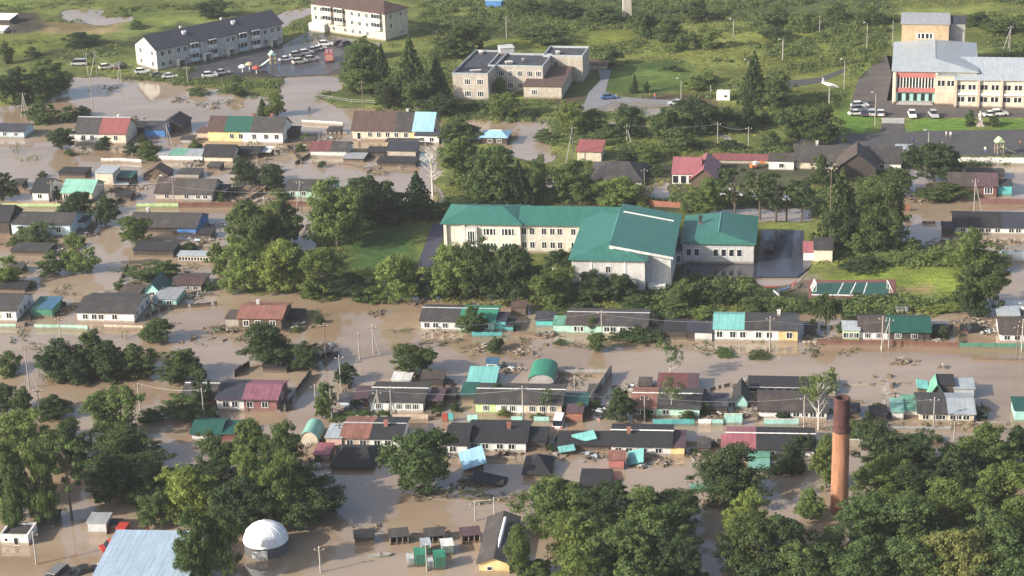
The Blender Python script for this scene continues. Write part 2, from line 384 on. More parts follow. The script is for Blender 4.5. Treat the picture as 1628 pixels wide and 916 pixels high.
# ---------------------------------------------------------------- foliage
def leafmat(name, c, c2):
    m = bpy.data.materials.new(name); m.use_nodes = True; n = m.node_tree; n.nodes.clear()
    o = n.nodes.new('ShaderNodeOutputMaterial'); d = n.nodes.new('ShaderNodeBsdfDiffuse'); t = n.nodes.new('ShaderNodeBsdfTranslucent'); mx = n.nodes.new('ShaderNodeMixShader')
    oi = n.nodes.new('ShaderNodeObjectInfo'); co = objco(n)
    f = nz(n, co, 9.0, 3, .6)
    c = tuple(x*k for x, k in zip(c, (1.0, .94, .92))); c2 = tuple(x*k for x, k in zip(c2, (1.5, 1.38, 1.3))); col = ramp(n, f, [(.36, c), (.64, c2)])
    r = ramp(n, oi.outputs['Random'], [(0, (.78, .82, .85)), (.5, (1, 1, 1)), (1, (1.28, 1.16, .95))])
    col = mixc(n, col, r, 1.0, 'MULTIPLY')
    n.links.new(col, d.inputs[0]); n.links.new(col, t.inputs[0]); mx.inputs[0].default_value = .40
    n.links.new(d.outputs[0], mx.inputs[1]); n.links.new(t.outputs[0], mx.inputs[2]); n.links.new(mx.outputs[0], o.inputs[0]); return m
LEAF = {'d': leafmat('foliage_dark', (.040, .068, .036), (.072, .112, .052)), 'm': leafmat('foliage_green', (.066, .110, .046), (.112, .168, .066)),
        'l': leafmat('foliage_light', (.105, .165, .056), (.165, .230, .080)), 'y': leafmat('foliage_yellow', (.13, .16, .055), (.19, .21, .08)), 'p': leafmat('foliage_dry', (.13, .12, .075), (.20, .19, .12)),
        'g': leafmat('foliage_grass', (.13, .17, .055), (.22, .245, .09)), 's': leafmat('foliage_scrub', (.070, .12, .05), (.155, .205, .08))}
BARK = M('bark', (.10, .08, .06), .95, .3, 4); BIRCH = M('birch_bark', (.50, .47, .42), .9, .3, 3)
def leafquads(cen, nrm, size, rng):                      # arrays -> vertices, faces of a small bent quad each
    k = len(cen); r = rng.normal(size=(k, 3)); a = np.cross(nrm, r); a /= np.linalg.norm(a, axis=1, keepdims=True)+1e-9; b = np.cross(nrm, a)
    s = size*(rng.uniform(.6, 1.4, (k, 1))); ar = rng.uniform(.6, 1.0, (k, 1))
    v = np.stack([cen-a*s, cen-b*s*ar, cen+a*s, cen+b*s*ar], 1).reshape(-1, 3)
    f = np.arange(k*4).reshape(-1, 4); return v, f
def npmesh(name, v, f, mat):
    me = bpy.data.meshes.new(name); me.vertices.add(len(v)); me.vertices.foreach_set('co', v.astype(np.float32).ravel())
    me.loops.add(f.size); me.loops.foreach_set('vertex_index', f.astype(np.int32).ravel()); me.polygons.add(len(f))
    me.polygons.foreach_set('loop_start', np.arange(0, f.size, 4, dtype=np.int32)); me.polygons.foreach_set('loop_total', np.full(len(f), 4, np.int32))
    me.materials.append(mat); me.update(calc_edges=True); me.validate(); return me
def crownpts(kind, rng):
    """unit crown: width 1 (x,y in -.5...5), height 1; returns leaf centres and normals"""
    C = []; N = []
    def clump(c, r, n, flat=1.0):
        d = rng.normal(size=(n, 3)); d /= np.linalg.norm(d, axis=1, keepdims=True)
        q = d*(rng.uniform(.45, 1.05, (n, 1)))*np.array([r, r, r*flat]); C.append(np.array(c)+q); w = d*1.0+rng.normal(size=(n, 3))*.45+np.array([0, 0, .25]); N.append(w/np.linalg.norm(w, axis=1, keepdims=True))
    if kind in ('round', 'tall', 'bush', 'hedge', 'sparse'):
        lobes = {'round': int(rng.integers(5, 11)), 'tall': int(rng.integers(6, 12)), 'bush': 6, 'hedge': 7, 'sparse': 6}[kind]; z0 = {'round': .04, 'tall': .03, 'bush': .0, 'hedge': 0., 'sparse': .35}[kind]
        ncl = {'round': 150, 'tall': 160, 'bush': 80, 'hedge': 90, 'sparse': 34}[kind]; nl = {'round': 105, 'tall': 100, 'bush': 84, 'hedge': 90, 'sparse': 34}[kind]
        L = []
        for i in range(lobes):
            an = rng.uniform(0, 6.28); rr = rng.uniform(.08, .30); zz = rng.uniform(.2, .80)
            if kind == 'tall': rr *= .8
            if kind in ('bush', 'hedge'): zz = rng.uniform(.1, .6)
            L.append((np.array([rr*math.cos(an), rr*math.sin(an), zz]), rng.uniform(.17, .27)*(1.0-.35*max(0, zz-.5))))
        L.append((np.array([0, 0, .5]), .34))
        if kind in ('round', 'tall'):
            for q in range(3): L.append((np.array([rng.uniform(-.16, .16), rng.uniform(-.16, .16), rng.uniform(.16, .28)]), rng.uniform(.2, .27)))
        L.append((np.array([rng.uniform(-.1, .1), rng.uniform(-.1, .1), .82]), .17))
        hz = 1.0-z0
        for i in range(ncl):
            c, r = L[rng.integers(len(L))]; d = rng.normal(size=3); d /= np.linalg.norm(d)
            if kind not in ('bush', 'hedge') and d[2] < -.8: d[2] *= -.5
            p = c+d*r*rng.uniform(.7, 1.08)*np.array([1, 1, .9]); p = np.array([p[0], p[1], z0+hz*min(.97, max(.02, p[2]))])
            clump(p, rng.uniform(.045, .095), nl, .8)
        # dense inner leaves so that no sky shows straight through
        for c, r in L:
            p = np.array([c[0], c[1], z0+hz*c[2]]); clump(p, r*.8, 30 if kind == 'sparse' else 220, hz)
    elif kind == 'conifer':
        for lv in range(17):
            f = lv/16; z = .06+.92*f; rad = .5*(1-f)**.85+.02; nb = max(3, int(13*(1-f)+3)); ph = rng.uniform(0, 6)
            for i in range(nb):
                an = ph+6.283*i/nb+rng.uniform(-.2, .2); rr = rad*rng.uniform(.8, 1.1)
                for q in (.35, .65, .95):
                    clump((rr*q*math.cos(an), rr*q*math.sin(an), z-.05*q+rng.uniform(-.01, .01)), .05*(1.15-f*.6), 14, .45)
    elif kind == 'pine':
        for i in range(26):
            z = rng.uniform(.42, .97); an = rng.uniform(0, 6.28); rr = rng.uniform(.1, .48)*(1.15-abs(z-.68)*1.7); clump((rr*math.cos(an), rr*math.sin(an), z), rng.uniform(.07, .12), 60, .32)
    elif kind == 'weeping':
        for i in range(75):
            an = rng.uniform(0, 6.28); rr = .46*math.sqrt(rng.uniform(0, 1)); top = .95-.45*rr*rr*4*.8+rng.uniform(-.06, .04); ln = rng.uniform(.12, .38)
            for q in range(5): clump((rr*(1+.06*q)*math.cos(an), rr*(1+.06*q)*math.sin(an), max(.12, top-ln*q/4)), rng.uniform(.03, .055), 16, 1.5)
        for z in (.4, .6, .75): clump((0, 0, z), .25, 240, .8)
    elif kind == 'weeds':
        for i in range(22): clump((rng.uniform(-.45, .45), rng.uniform(-.45, .45), rng.uniform(.05, .6)), rng.uniform(.05, .12), 16, 1.6)
    C = np.concatenate(C); N = np.concatenate(N)
    for k in (0, 1):
        a, b = np.percentile(C[:, k], (1.5, 98.5)); C[:, k] = (C[:, k]-(a+b)/2)/(b-a)
    C[:, 2] /= np.percentile(C[:, 2], 99.3)
    return C, N
def trunkmesh(kind, rng):
    m = MB(); r = {'round': .035, 'tall': .035, 'bush': .02, 'hedge': .02, 'sparse': .022, 'conifer': .025, 'pine': .03, 'weeping': .035, 'weeds': .01, 'dead': .03}[kind]
    top = {'conifer': .97, 'pine': .95, 'dead': .9}.get(kind, .7); m.tube((0, 0, -.12), (0.01, 0, top*.45), r*1.25, r*.85, 8); m.tube((.01, 0, top*.45), (0, .01, top), r*.85, r*.25, 7)
    nb = {'dead': 26, 'sparse': 14, 'bush': 5, 'hedge': 5, 'conifer': 0, 'weeds': 4}.get(kind, 9)
    for i in range(nb):
        z = rng.uniform(.22, top*.95); an = rng.uniform(0, 6.28); l = rng.uniform(.2, .42)*(1.1-z*.5); p = Vector((0, 0, z)); q = Vector((l*math.cos(an), l*math.sin(an), z+rng.uniform(.08, .28)))
        m.tube(p, q, r*.45, r*.12, 5)
        if kind in ('dead', 'sparse'):
            for j in range(3): w = p.lerp(q, rng.uniform(.4, .95)); m.tube(w, w+Vector((rng.uniform(-.15, .15), rng.uniform(-.15, .15), rng.uniform(.02, .18))), r*.2, r*.06, 4)
    return m.mesh('trunk', BIRCH if kind in ('sparse', 'dead') else BARK)
SPEC = {'round': 9, 'tall': 7, 'bush': 6, 'hedge': 4, 'sparse': 3, 'conifer': 3, 'pine': 2, 'weeping': 2, 'weeds': 2, 'dead': 2}
LS = {'round': .0185, 'tall': .0185, 'bush': .025, 'hedge': .023, 'sparse': .022, 'conifer': .026, 'pine': .03, 'weeping': .022, 'weeds': .035}
CROWN = {}; TRUNK = {}; CBASE = {}
def crownmesh(kind, tone, var):
    k = (kind, tone, var)
    if k in CROWN: return CROWN[k]
    if (kind, var) not in CBASE:
        rng = np.random.default_rng(100+sum(map(ord, kind))*7+var); c, nn = crownpts(kind, rng); CBASE[kind, var] = leafquads(c, nn, LS[kind], rng)
    v, f = CBASE[kind, var]; CROWN[k] = npmesh('crown', v, f, LEAF[tone]); return CROWN[k]
TREEDESC = {'round': 'bushy {} broadleaf tree', 'tall': 'tall {} leafy tree', 'bush': '{} rounded shrub', 'hedge': '{} overgrown hedge', 'sparse': 'thin {} pale-trunked tree', 'conifer': '{} pointed conifer', 'pine': 'tall {} pine', 'weeping': '{} drooping willow', 'weeds': '{} ragged weeds', 'dead': 'bare pale dead tree'}
TONE = {'d': 'dark green', 'm': 'green', 'l': 'light green', 'y': 'yellow-green', 'p': 'withered'}
NAMEOF = {'bush': 'shrub', 'hedge': 'hedge', 'conifer': 'conifer_tree', 'pine': 'pine_tree', 'weeping': 'willow_tree', 'weeds': 'weed_clump', 'dead': 'dead_tree', 'sparse': 'birch_tree'}
CNT = {}
def tree(kind, tone, u0, v0, u1, v1, z=0, label=None, group=None, hmul=1, dx=1):
    w_px = u1-u0; uc = (u0+u1)/2
    lift = {'round': .14, 'tall': .12, 'weeping': .12, 'conifer': .06, 'pine': .02, 'sparse': .02, 'dead': .02}.get(kind, .16)
    vb = v1-lift*w_px*.9; vb = max(vb, v0+6); s = S(vb); w = w_px/s
    A = P(uc, vb, z); h = max(.5, ZY(v0, YC(vb)+.12*w))*hmul
    i = CNT.get(kind, 0); CNT[kind] = i+1; var = i % SPEC[kind]
    rr = random.Random(i*31+int(u0))
    root = thing(NAMEOF.get(kind, 'tree'), label, NAMEOF.get(kind, 'tree').replace('_', ' '), A, 0, group)
    dy = min(w, max(4, w*.6)) if kind == 'hedge' else w*dx
    rot = rr.uniform(0, 6.28) if kind != 'hedge' else 0
    if (kind, var) not in TRUNK: TRUNK[kind, var] = trunkmesh(kind, np.random.default_rng(55+var))
    if kind != 'weeds': link('trunk', TRUNK[kind, var], root, (0, 0, 0), rot, (min(w, h*.9), min(w, h*.9), h))
    if kind != 'dead': link('crown', crownmesh(kind, tone, var), root, (0, 0, 0), rot, (w*.96, dy*.96, h))
    if not label: later(root, TREEDESC[kind].format(TONE[tone]) if kind != 'dead' else TREEDESC[kind], uc, vb)
    return root
# ---------------------------------------------------------------- terrain and flood water
def inpoly(u, v, pts):
    r = np.zeros(u.shape, bool); n = len(pts)
    for i in range(n):
        x0, y0 = pts[i]; x1, y1 = pts[(i+1) % n]
        if y0 == y1: continue
        c = ((y0 > v) != (y1 > v)) & (u < (x1-x0)*(v-y0)/(y1-y0)+x0); r ^= c
    return r
LAND = [
 [(-900, -800), (2600, -800), (2600, 258), (1640, 258), (1520, 266), (1440, 268), (1428, 300), (1434, 335), (1428, 372), (1462, 398), (1500, 392), (1592, 400), (1592, 430), (1560, 462), (1556, 498), (1440, 502),
  (1290, 496), (1130, 506), (1050, 508), (960, 496), (800, 486), (600, 477), (470, 474), (380, 470), (372, 440), (405, 395), (372, 350), (380, 325), (440, 318), (466, 340), (462, 400), (480, 420), (498, 400), (500, 345), (540, 318), (620, 330),
  (690, 320), (700, 262), (705, 210), (690, 182), (600, 176), (530, 166), (500, 154), (545, 142), (545, 126), (520, 122), (452, 125), (436, 152), (390, 158), (360, 150), (296, 140), (250, 129), (199, 126), (160, 124), (115, 123), (88, 168), (20, 172), (-900, 172)],
]
HOLES = [[(800, 194), (872, 196), (880, 215), (872, 240), (850, 258), (800, 250)], [(838, 228), (880, 220), (868, 262), (836, 258)], [(97, 34), (110, 17), (155, 20), (162, 29), (199, 31), (199, 38)], [(922, 192), (980, 190), (990, 198), (925, 204)], [(1017, 172), (1050, 168), (1062, 182), (1022, 186)],
         [(1036, 300), (1070, 286), (1068, 318), (1040, 316)], [(1150, 336), (1290, 336), (1290, 352), (1150, 350)], [(1212, 428), (1262, 424), (1250, 446), (1215, 448)], [(395, 48), (462, 20), (500, 12), (500, 18), (450, 40), (420, 50)], [(705, 225), (700, 210), (742, 192), (800, 196), (800, 222)], [(20, 178), (60, 168), (110, 160), (100, 190), (20, 200)], [(862, 290), (885, 268), (890, 300), (870, 318)]]
rngT = np.random.default_rng(5)
def vnoise(x, y, sc, seed):
    r = np.random.default_rng(seed); g = r.random((256, 256)); a = (x/sc); b = (y/sc)
    i = np.floor(a).astype(int); j = np.floor(b).astype(int); fx = a-i; fy = b-j; fx = fx*fx*(3-2*fx); fy = fy*fy*(3-2*fy)
    q = lambda p, s: g[p % 256, s % 256]
    return (q(i, j)*(1-fx)+q(i+1, j)*fx)*(1-fy)+(q(i, j+1)*(1-fx)+q(i+1, j+1)*fx)*fy
def grid1(lo, hi, step, far):
    a = list(np.arange(lo, hi+.1, step)); s = step; x = hi
    while x < far: s *= 1.45; x += s; a.append(x)
    s = step; x = lo
    while x > -far: s *= 1.45; x -= s; a.insert(0, x)
    return np.array(a)
gx = grid1(-215, 215, 1.25, 6000); gy = grid1(228, 720, 1.4, 9000)
GX, GY = np.meshgrid(gx, gy)
jx = (vnoise(GX, GY, 7, 1)-.5)*5+(vnoise(GX, GY, 2.6, 2)-.5)*3; jy = (vnoise(GX, GY, 7, 3)-.5)*6+(vnoise(GX, GY, 2.6, 4)-.5)*4
YY = np.maximum(GY+jy, 60); PU, PV = PX(GX+jx, YY)
mask = np.zeros(GX.shape, bool)
for p in LAND: mask |= inpoly(PU, PV, p)
for p in HOLES: mask &= ~inpoly(PU, PV, p)
mask |= GY > 760
def blur(a, n):
    for _ in range(n):
        a = (a+np.roll(a, 1, 0)+np.roll(a, -1, 0)+np.roll(a, 1, 1)+np.roll(a, -1, 1))/5
    return a
HM = blur(mask.astype(float), 3); HZ = -1.1+1.35*np.clip(HM*1.15, 0, 1)
far = np.clip((np.hypot(GX, GY-450)-700)/3000, 0, 1); HZ = HZ+far*60*(vnoise(GX, GY, 900, 9))
def tint(lst, base):
    c = np.tile(np.array(base), GX.shape+(1,)).astype(float)
    for pts, col in lst:
        m_ = blur(inpoly(PU, PV, pts).astype(float), 1)[..., None]; c = c*(1-m_)+np.array(col)*m_
    return c
GREEN = (.165, .20, .062); LAWN = (.09, .155, .045); BRIGHT = (.17, .22, .06); DIRT = (.13, .105, .08); STRAW = (.27, .22, .12); SOIL = (.085, .075, .06); DARKG = (.075, .10, .04); ROADC = (.11, .105, .10)
n1 = vnoise(GX*.55, GY, 11, 21)*.6+vnoise(GX, GY, 4, 22)*.4; n2 = vnoise(GX*.4, GY, 30, 23)
base = tint([
 ([(-100, 0), (60, 0), (60, 16), (-100, 18)], BRIGHT), ([(18, 22), (63, 22), (85, 42), (40, 58), (-50, 58), (-50, 30)], SOIL), ([(62, 38), (207, 38), (200, 52), (70, 62)], STRAW), ([(-50, 55), (150, 55), (110, 92), (-50, 96)], (.15, .18, .045)),
 ([(180, 10), (300, 8), (290, 36), (205, 44)], BRIGHT), ([(320, 95), (545, 60), (600, 75), (560, 120), (520, 120), (440, 128), (300, 128)], (.085, .08, .075)), ([(200, 110), (330, 108), (340, 125), (200, 124)], (.13, .15, .06)),
 ([(505, 155), (560, 138), (640, 145), (680, 176), (560, 172)], (.13, .17, .06)), ([(800, 60), (1000, 40), (1000, 90), (820, 75)], (.17, .21, .05)), ([(970, 105), (1100, 96), (1110, 145), (965, 150)], LAWN),
 ([(880, 158), (1130, 150), (1150, 178), (1000, 172), (890, 182)], DIRT), ([(730, 158), (930, 166), (990, 158), (960, 176), (880, 186), (740, 184)], (.12, .16, .05)), ([(1208, 60), (1420, 40), (1420, 90), (1290, 125), (1200, 110)], (.15, .18, .05)),
 ([(1340, 100), (1420, 85), (1405, 115), (1372, 125)], BRIGHT), ([(1260, 150), (1350, 138), (1352, 175), (1260, 178)], (.075, .125, .035)), ([(1335, 165), (1400, 180), (1404, 212), (1330, 214)], (.11, .20, .04)), ([(1438, 188), (1535, 188), (1530, 208), (1438, 210)], (.12, .22, .04)), ([(1580, 190), (1700, 188), (1700, 208), (1580, 208)], (.11, .2, .04)),
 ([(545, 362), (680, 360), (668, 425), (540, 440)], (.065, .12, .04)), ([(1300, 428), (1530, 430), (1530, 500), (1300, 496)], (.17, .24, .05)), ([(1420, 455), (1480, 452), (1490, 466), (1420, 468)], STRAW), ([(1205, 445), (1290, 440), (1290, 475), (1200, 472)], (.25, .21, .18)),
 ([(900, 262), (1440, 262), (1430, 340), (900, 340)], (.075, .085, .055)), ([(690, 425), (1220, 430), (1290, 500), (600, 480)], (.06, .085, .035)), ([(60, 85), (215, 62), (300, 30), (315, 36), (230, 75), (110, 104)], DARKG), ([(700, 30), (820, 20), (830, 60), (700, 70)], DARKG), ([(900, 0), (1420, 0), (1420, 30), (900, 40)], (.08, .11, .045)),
], GREEN)
k = np.clip((n1-.35)*2.2, 0, 1)[..., None]; wild = base*(.62+.55*k)+np.array([.05, .035, 0.0])*np.clip((n2-.5)*2, 0, 1)[..., None]*k
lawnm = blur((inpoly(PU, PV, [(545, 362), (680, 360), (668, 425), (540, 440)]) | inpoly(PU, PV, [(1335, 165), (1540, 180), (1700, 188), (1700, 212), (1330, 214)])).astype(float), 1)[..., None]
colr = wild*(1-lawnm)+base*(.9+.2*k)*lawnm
wet = np.clip((HZ+.05)/.28, 0, 1)[..., None]; colr = colr*wet+np.array((.10, .078, .055))*(1-wet)
HZ += np.where(HM > .9, (vnoise(GX, GY, 5, 31)-.5)*.06, 0)
nyv, nxv = GX.shape
verts = np.stack([GX, GY, HZ], -1).reshape(-1, 3); ii = np.arange(nyv*nxv).reshape(nyv, nxv)
faces = np.stack([ii[:-1, :-1], ii[:-1, 1:], ii[1:, 1:], ii[1:, :-1]], -1).reshape(-1, 4)
gm, n, b = nodes('ground_earth_and_grass'); at = n.nodes.new('ShaderNodeAttribute'); at.attribute_name = 'Col'; co = objco(n)
f = nz(n, mapn(n, co, (.5, 1, 1)), .9, 6, .7); cc = mixc(n, at.outputs['Color'], ramp(n, f, [(.3, (.55, .55, .55)), (.7, (1.4, 1.35, 1.25))]), 1.0, 'MULTIPLY')
n.links.new(cc, b.inputs['Base Color']); b.inputs['Roughness'].default_value = .95; b.inputs['Specular IOR Level'].default_value = .1
bp = n.nodes.new('ShaderNodeBump'); bp.inputs['Strength'].default_value = .9; bp.inputs['Distance'].default_value = .5; n.links.new(nz(n, co, 1.6, 5, .7), bp.inputs['Height']); n.links.new(bp.outputs[0], b.inputs['Normal'])
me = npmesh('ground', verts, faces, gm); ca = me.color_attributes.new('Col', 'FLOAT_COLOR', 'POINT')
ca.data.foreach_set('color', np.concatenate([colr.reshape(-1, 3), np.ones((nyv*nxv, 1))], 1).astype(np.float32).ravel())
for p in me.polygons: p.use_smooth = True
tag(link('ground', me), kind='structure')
wm, n, b = nodes('muddy_flood_water'); co = objco(n)
f = nz(n, mapn(n, co, (.35, 1, 1)), .05, 5, .6); g = nz(n, mapn(n, co, (.5, 1, 1)), .22, 4, .6)
c1 = ramp(n, f, [(.38, (.225, .148, .082)), (.56, (.350, .272, .195))]); c2 = mixc(n, c1, (.265, .20, .145), g)  # mud brown; the paler patches put reflected sky into the colour
n.links.new(c2, b.inputs['Base Color']); b.inputs['IOR'].default_value = 1.7; b.inputs['Specular IOR Level'].default_value = .5
rr = ramp(n, f, [(.4, (.02,)*3), (.62, (.07,)*3)]); n.links.new(rr, b.inputs['Roughness'])
bp = n.nodes.new('ShaderNodeBump'); bp.inputs['Strength'].default_value = .06; bp.inputs['Distance'].default_value = .2
n.links.new(nz(n, mapn(n, co, (.7, 1.2, 1)), .9, 3, .6), bp.inputs['Height']); n.links.new(bp.outputs[0], b.inputs['Normal'])
m = MB(); m.poly([(-700, 60, 0), (700, 60, 0), (700, 740, 0), (-700, 740, 0)], [(0, 1, 2, 3)]); tag(m.build('flood_water', wm), kind='structure')
# paved sheets lying on the land
def sheet(name, pts, mat, z):
    vs = [P(u, v, z) for u, v in pts]; bm = bmesh.new(); f_ = bm.faces.new([bm.verts.new(p) for p in vs]); bmesh.ops.triangulate(bm, faces=[f_])
    r = bmesh.ops.extrude_face_region(bm, geom=bm.faces[:]); [setattr(v_.co, 'z', z-.35) for v_ in r['geom'] if isinstance(v_, bmesh.types.BMVert)]
    bmesh.ops.recalc_face_normals(bm, faces=bm.faces); me = bpy.data.meshes.new(name); bm.to_mesh(me); bm.free(); me.materials.append(mat); return tag(link(name, me), kind='structure')
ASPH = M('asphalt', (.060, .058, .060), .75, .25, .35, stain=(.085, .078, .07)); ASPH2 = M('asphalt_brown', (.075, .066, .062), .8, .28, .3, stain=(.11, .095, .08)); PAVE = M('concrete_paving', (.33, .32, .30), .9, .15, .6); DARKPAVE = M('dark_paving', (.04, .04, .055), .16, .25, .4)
ASPW = M('wet_asphalt', (.055, .055, .065), .35, .3, .25, stain=(.10, .09, .08)); GRAVEL = M('packed_gravel', (.19, .17, .15), .95, .3, .5)
sheet('village_square', [(1333, 214), (1470, 208), (1720, 205), (1720, 248), (1540, 248), (1430, 236), (1250, 236), (1262, 222)], ASPH, .30)
sheet('car_park', [(1410, 88), (1388, 104), (1366, 122), (1350, 172), (1402, 187), (1438, 187), (1720, 187), (1720, 160), (1410, 160), (1418, 120)], ASPH2, .31)
sheet('path', [(1402, 196), (1437, 196), (1438, 211), (1400, 212)], ASPH2, .306)
sheet('steps_landing', [(1402, 187.6), (1438, 187.6), (1438, 196), (1402, 196)], PAVE, .36)
sheet('access_road', [(1255, 128), (1300, 124), (1345, 108), (1348, 112), (1305, 131), (1258, 139), (1180, 142), (1180, 134)], ASPH, .30)
sheet('footpath', [(951, 111), (972, 111), (962, 147), (978, 153), (1015, 156), (1075, 160), (1075, 166), (1015, 162), (975, 162), (950, 172), (926, 172), (936, 147), (955, 126)], M('path_grey', (.17, .175, .19), .7, .2, .4), .30)
sheet('courtyard', [(322, 98), (450, 72), (490, 50), (612, 70), (590, 78), (540, 108), (520, 118), (440, 122), (420, 112), (300, 124), (300, 112)], ASPW, .305)
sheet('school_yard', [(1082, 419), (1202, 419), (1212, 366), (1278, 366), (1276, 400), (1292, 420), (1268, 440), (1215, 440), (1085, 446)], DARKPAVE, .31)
sheet('school_path', [(688, 356), (706, 356), (697, 424), (662, 424)], M('dark_track_surface', (.04, .04, .065), .7, .2), .30)
sheet('court_surround', [(1284, 446), (1424, 444), (1424, 474), (1286, 474)], M('court_red', (.20, .075, .07), .85, .15), .30)
sheet('sports_court', [(1292, 450), (1416, 448.5), (1412, 471), (1290, 469)], M('court_green', (.025, .085, .072), .7, .15), .305)
for a in ([(1290, 467.8), (1412, 469.6), (1412, 471), (1290, 469.2)], [(1330, 469.2), (1340, 449.5), (1341.5, 449.5), (1331.5, 469.3)], [(1350, 469.6), (1360, 449.3), (1361.5, 449.3), (1351.5, 469.7)], [(1371, 470), (1378, 449), (1379.5, 449), (1372.5, 470)]):
    sheet('court_line', a, FRAME, .310)
sheet('concrete_path', [(1142, 211), (1160, 217), (1168, 230), (1164, 242), (1156, 242), (1159, 231), (1153, 221), (1140, 215)], PAVE, .30)
sheet('gravel_track', [(880, 170), (1000, 160), (1100, 158), (1120, 166), (1010, 172), (930, 182)], GRAVEL, .295)
# ---------------------------------------------------------------- large buildings
ZL = .25
def grid(xs, rows, w=1.1, h=1.3, bars=1): return [(x, z, w, h, bars) for z in rows for x in xs]
def balcony(root, A, rz, L, x0, x1, z0, hgt, col, glaz=True, dp=.9):
    m = MB(); m.box(x0, -dp, z0, x1, -.004, z0+.15); m.box(x0, -dp, z0+.151, x1, -dp+.08, z0+1.05); m.box(x0, -dp+.081, z0+.151, x0+.08, -.004, z0+1.05); m.box(x1-.08, -dp+.081, z0+.151, x1, -.004, z0+1.05)
    loc = A-root.location; b = m.build('balcony', wallm(col), root, loc, rz)
    if glaz:
        g = MB(); k = max(2, int((x1-x0)/.9))
        for i in range(k+1): x = x0+(x1-x0-.07)*i/k; g.box(x, -dp, z0+1.051, x+.07, -dp+.07, z0+hgt-.15)
        g.box(x0, -dp-.02, z0+hgt-.149, x1, -.004, z0+hgt); g.build('frame', FRAME, b)
        g = MB(); g.box(x0+.08, -dp+.02, z0+1.052, x1-.08, -dp+.05, z0+hgt-.152); g.box(x0+.02, -dp+.08, z0+1.052, x0+.05, -.006, z0+hgt-.152); g.build('pane', GLASS, b)
    return b
# two-storey apartment block, dark roof
A, B, Cc = P(251, 113, ZL), P(450, 70, ZL), P(204, 106, ZL)
d = (B-A).normalized(); nrm = Vector((-d.y, d.x, 0)); D1 = abs((Cc-A).dot(nrm)); L1 = (B-A).length; rz1 = math.atan2(d.y, d.x); h1 = 6.3
ap = thing('apartment_building', 'long two-storey grey apartment block with a blue-black roof', 'apartment block', A); landmark(330, 95, 'the long blue-black-roofed apartments')
xs = [.045, .10, .17, .22, .33, .56, .60, .70, .80, .86, .92, .97]
block(ap, A, B, D1, h1, 3.0, 'gable', 'navy', [(0, .985, 'lgrey'), (.985, 1, 'lgrey')], grid(xs, (1.7, 4.7), 1.3, 1.5), side=None, lside=[(.2, 1.7, 1.3, 1.5), (.75, 1.7, 1.3, 1.5), (.2, 4.7, 1.3, 1.5), (.75, 4.7, 1.3, 1.5)], oh=.55, chim=[(.3, .62), (.62, .6)])
for a, c in ((.255, 'lblue'), (.40, 'white'), (.64, 'lblue'), (.745, 'white')):
    for z in (.7, 3.5): balcony(ap, A, rz1, L1, a*L1, a*L1+L1*.06, z, 2.5, c)
for a in (.14, .345, .535, .885):
    m = MB(); m.box(0, -1.9, 0, .12, -.004, 2.3); m.box(2.2, -1.9, 0, 2.32, -.004, 2.3); m.box(-.2, -2.2, 2.301, 2.5, -.004, 2.45); rt = Matrix.Rotation(rz1, 3, 'Z')
    p = m.build('porch', wallm('lgrey'), ap, rt @ Vector((a*L1, 0, 0)), rz1); m = MB(); m.box(.3, -.12, 0, 2, -.006, 2.1); m.build('door', wallm('teal'), p)
for a in (.27, .66):
    m = MB(); m.box(-.5, -.35, -.3, .5, .35, .55); m.prism([(-.45, .55), (.45, .55), (0, .95)], -.6, .6, 'x'); m.build('roof_hatch', FRAME, ap, Matrix.Rotation(rz1, 3, 'Z') @ Vector((a*L1, D1*.3, h1+1.9)), rz1)
# brown-roofed apartment block
A, B, Cc = P(497, 48, ZL), P(613.5, 66, ZL), P(662, 57, ZL)
d = (B-A).normalized(); nrm = Vector((-d.y, d.x, 0)); D2 = abs((Cc-B).dot(nrm)); L2 = (B-A).length; rz2 = math.atan2(d.y, d.x)
ap2 = thing('apartment_building', 'cream apartment block with balconies under a brown hipped roof', 'apartment block', A); landmark(575, 45, 'the brown-roofed apartment block')
block(ap2, A, B, D2, 8.2, 2.6, 'hip', 'brown', 'cream', grid([.06, .14, .30, .46, .56, .66, .76], (1.6, 4.2, 6.9), 1.2, 1.3), side=[(.25, 4.2, 1.1, 1.3), (.25, 6.9, 1.1, 1.3), (.7, 1.6, 1.1, 1.3), (.7, 6.9, 1.1, 1.3)], a=5, oh=.5, chim=[(.55, .62)])
for a in (.18, .34, .84):
    for z in (3.1, 5.7): balcony(ap2, A, rz2, L2, a*L2, a*L2+3.4, z, 2.4, 'white' if a > .5 else 'cream')
m = MB(); m.box(0, -1.6, -.5, L2*.22, -.003, 2.6); m.build('ground_floor_annex', wallm('lgrey'), ap2, (0, 0, 0), rz2)
# kindergarten: flat-roofed wings round a court
A, B = P(721, 159.5, ZL), P(777, 161, ZL); kg = thing('kindergarten_building', 'pale brick two-storey building with flat blue-grey roofs and white parapets', 'public building', A); landmark(800, 140, 'the flat-roofed brick building')
Hk = HH(160, 119); DL = YC(122)-YC(160)
G = [.42, .78]
block(kg, A, B, DL, Hk, 0, 'flat', 'slateblue', 'tan', grid(G, (1.9, 5.1), 1.9, 1.6, 2), ridge='lgrey', lside=[(.3, 5.1, 1.6, 1.5), (.6, 5.1, 1.6, 1.5), (.3, 1.9, 1.6, 1.5)])
A2, B2 = P(777.6, 146, ZL), P(864, 147.8, ZL); D = YC(127)-YC(147)
block(kg, A2, B2, D, Hk-.1, 0, 'flat', 'slateblue', 'tan', grid([.1, .24, .40, .58, .76, .92], (1.9, 5.1), 1.6, 1.6, 2), ridge='lgrey')
A3, B3 = P(864.6, 130.4, ZL), P(927, 131.6, ZL)
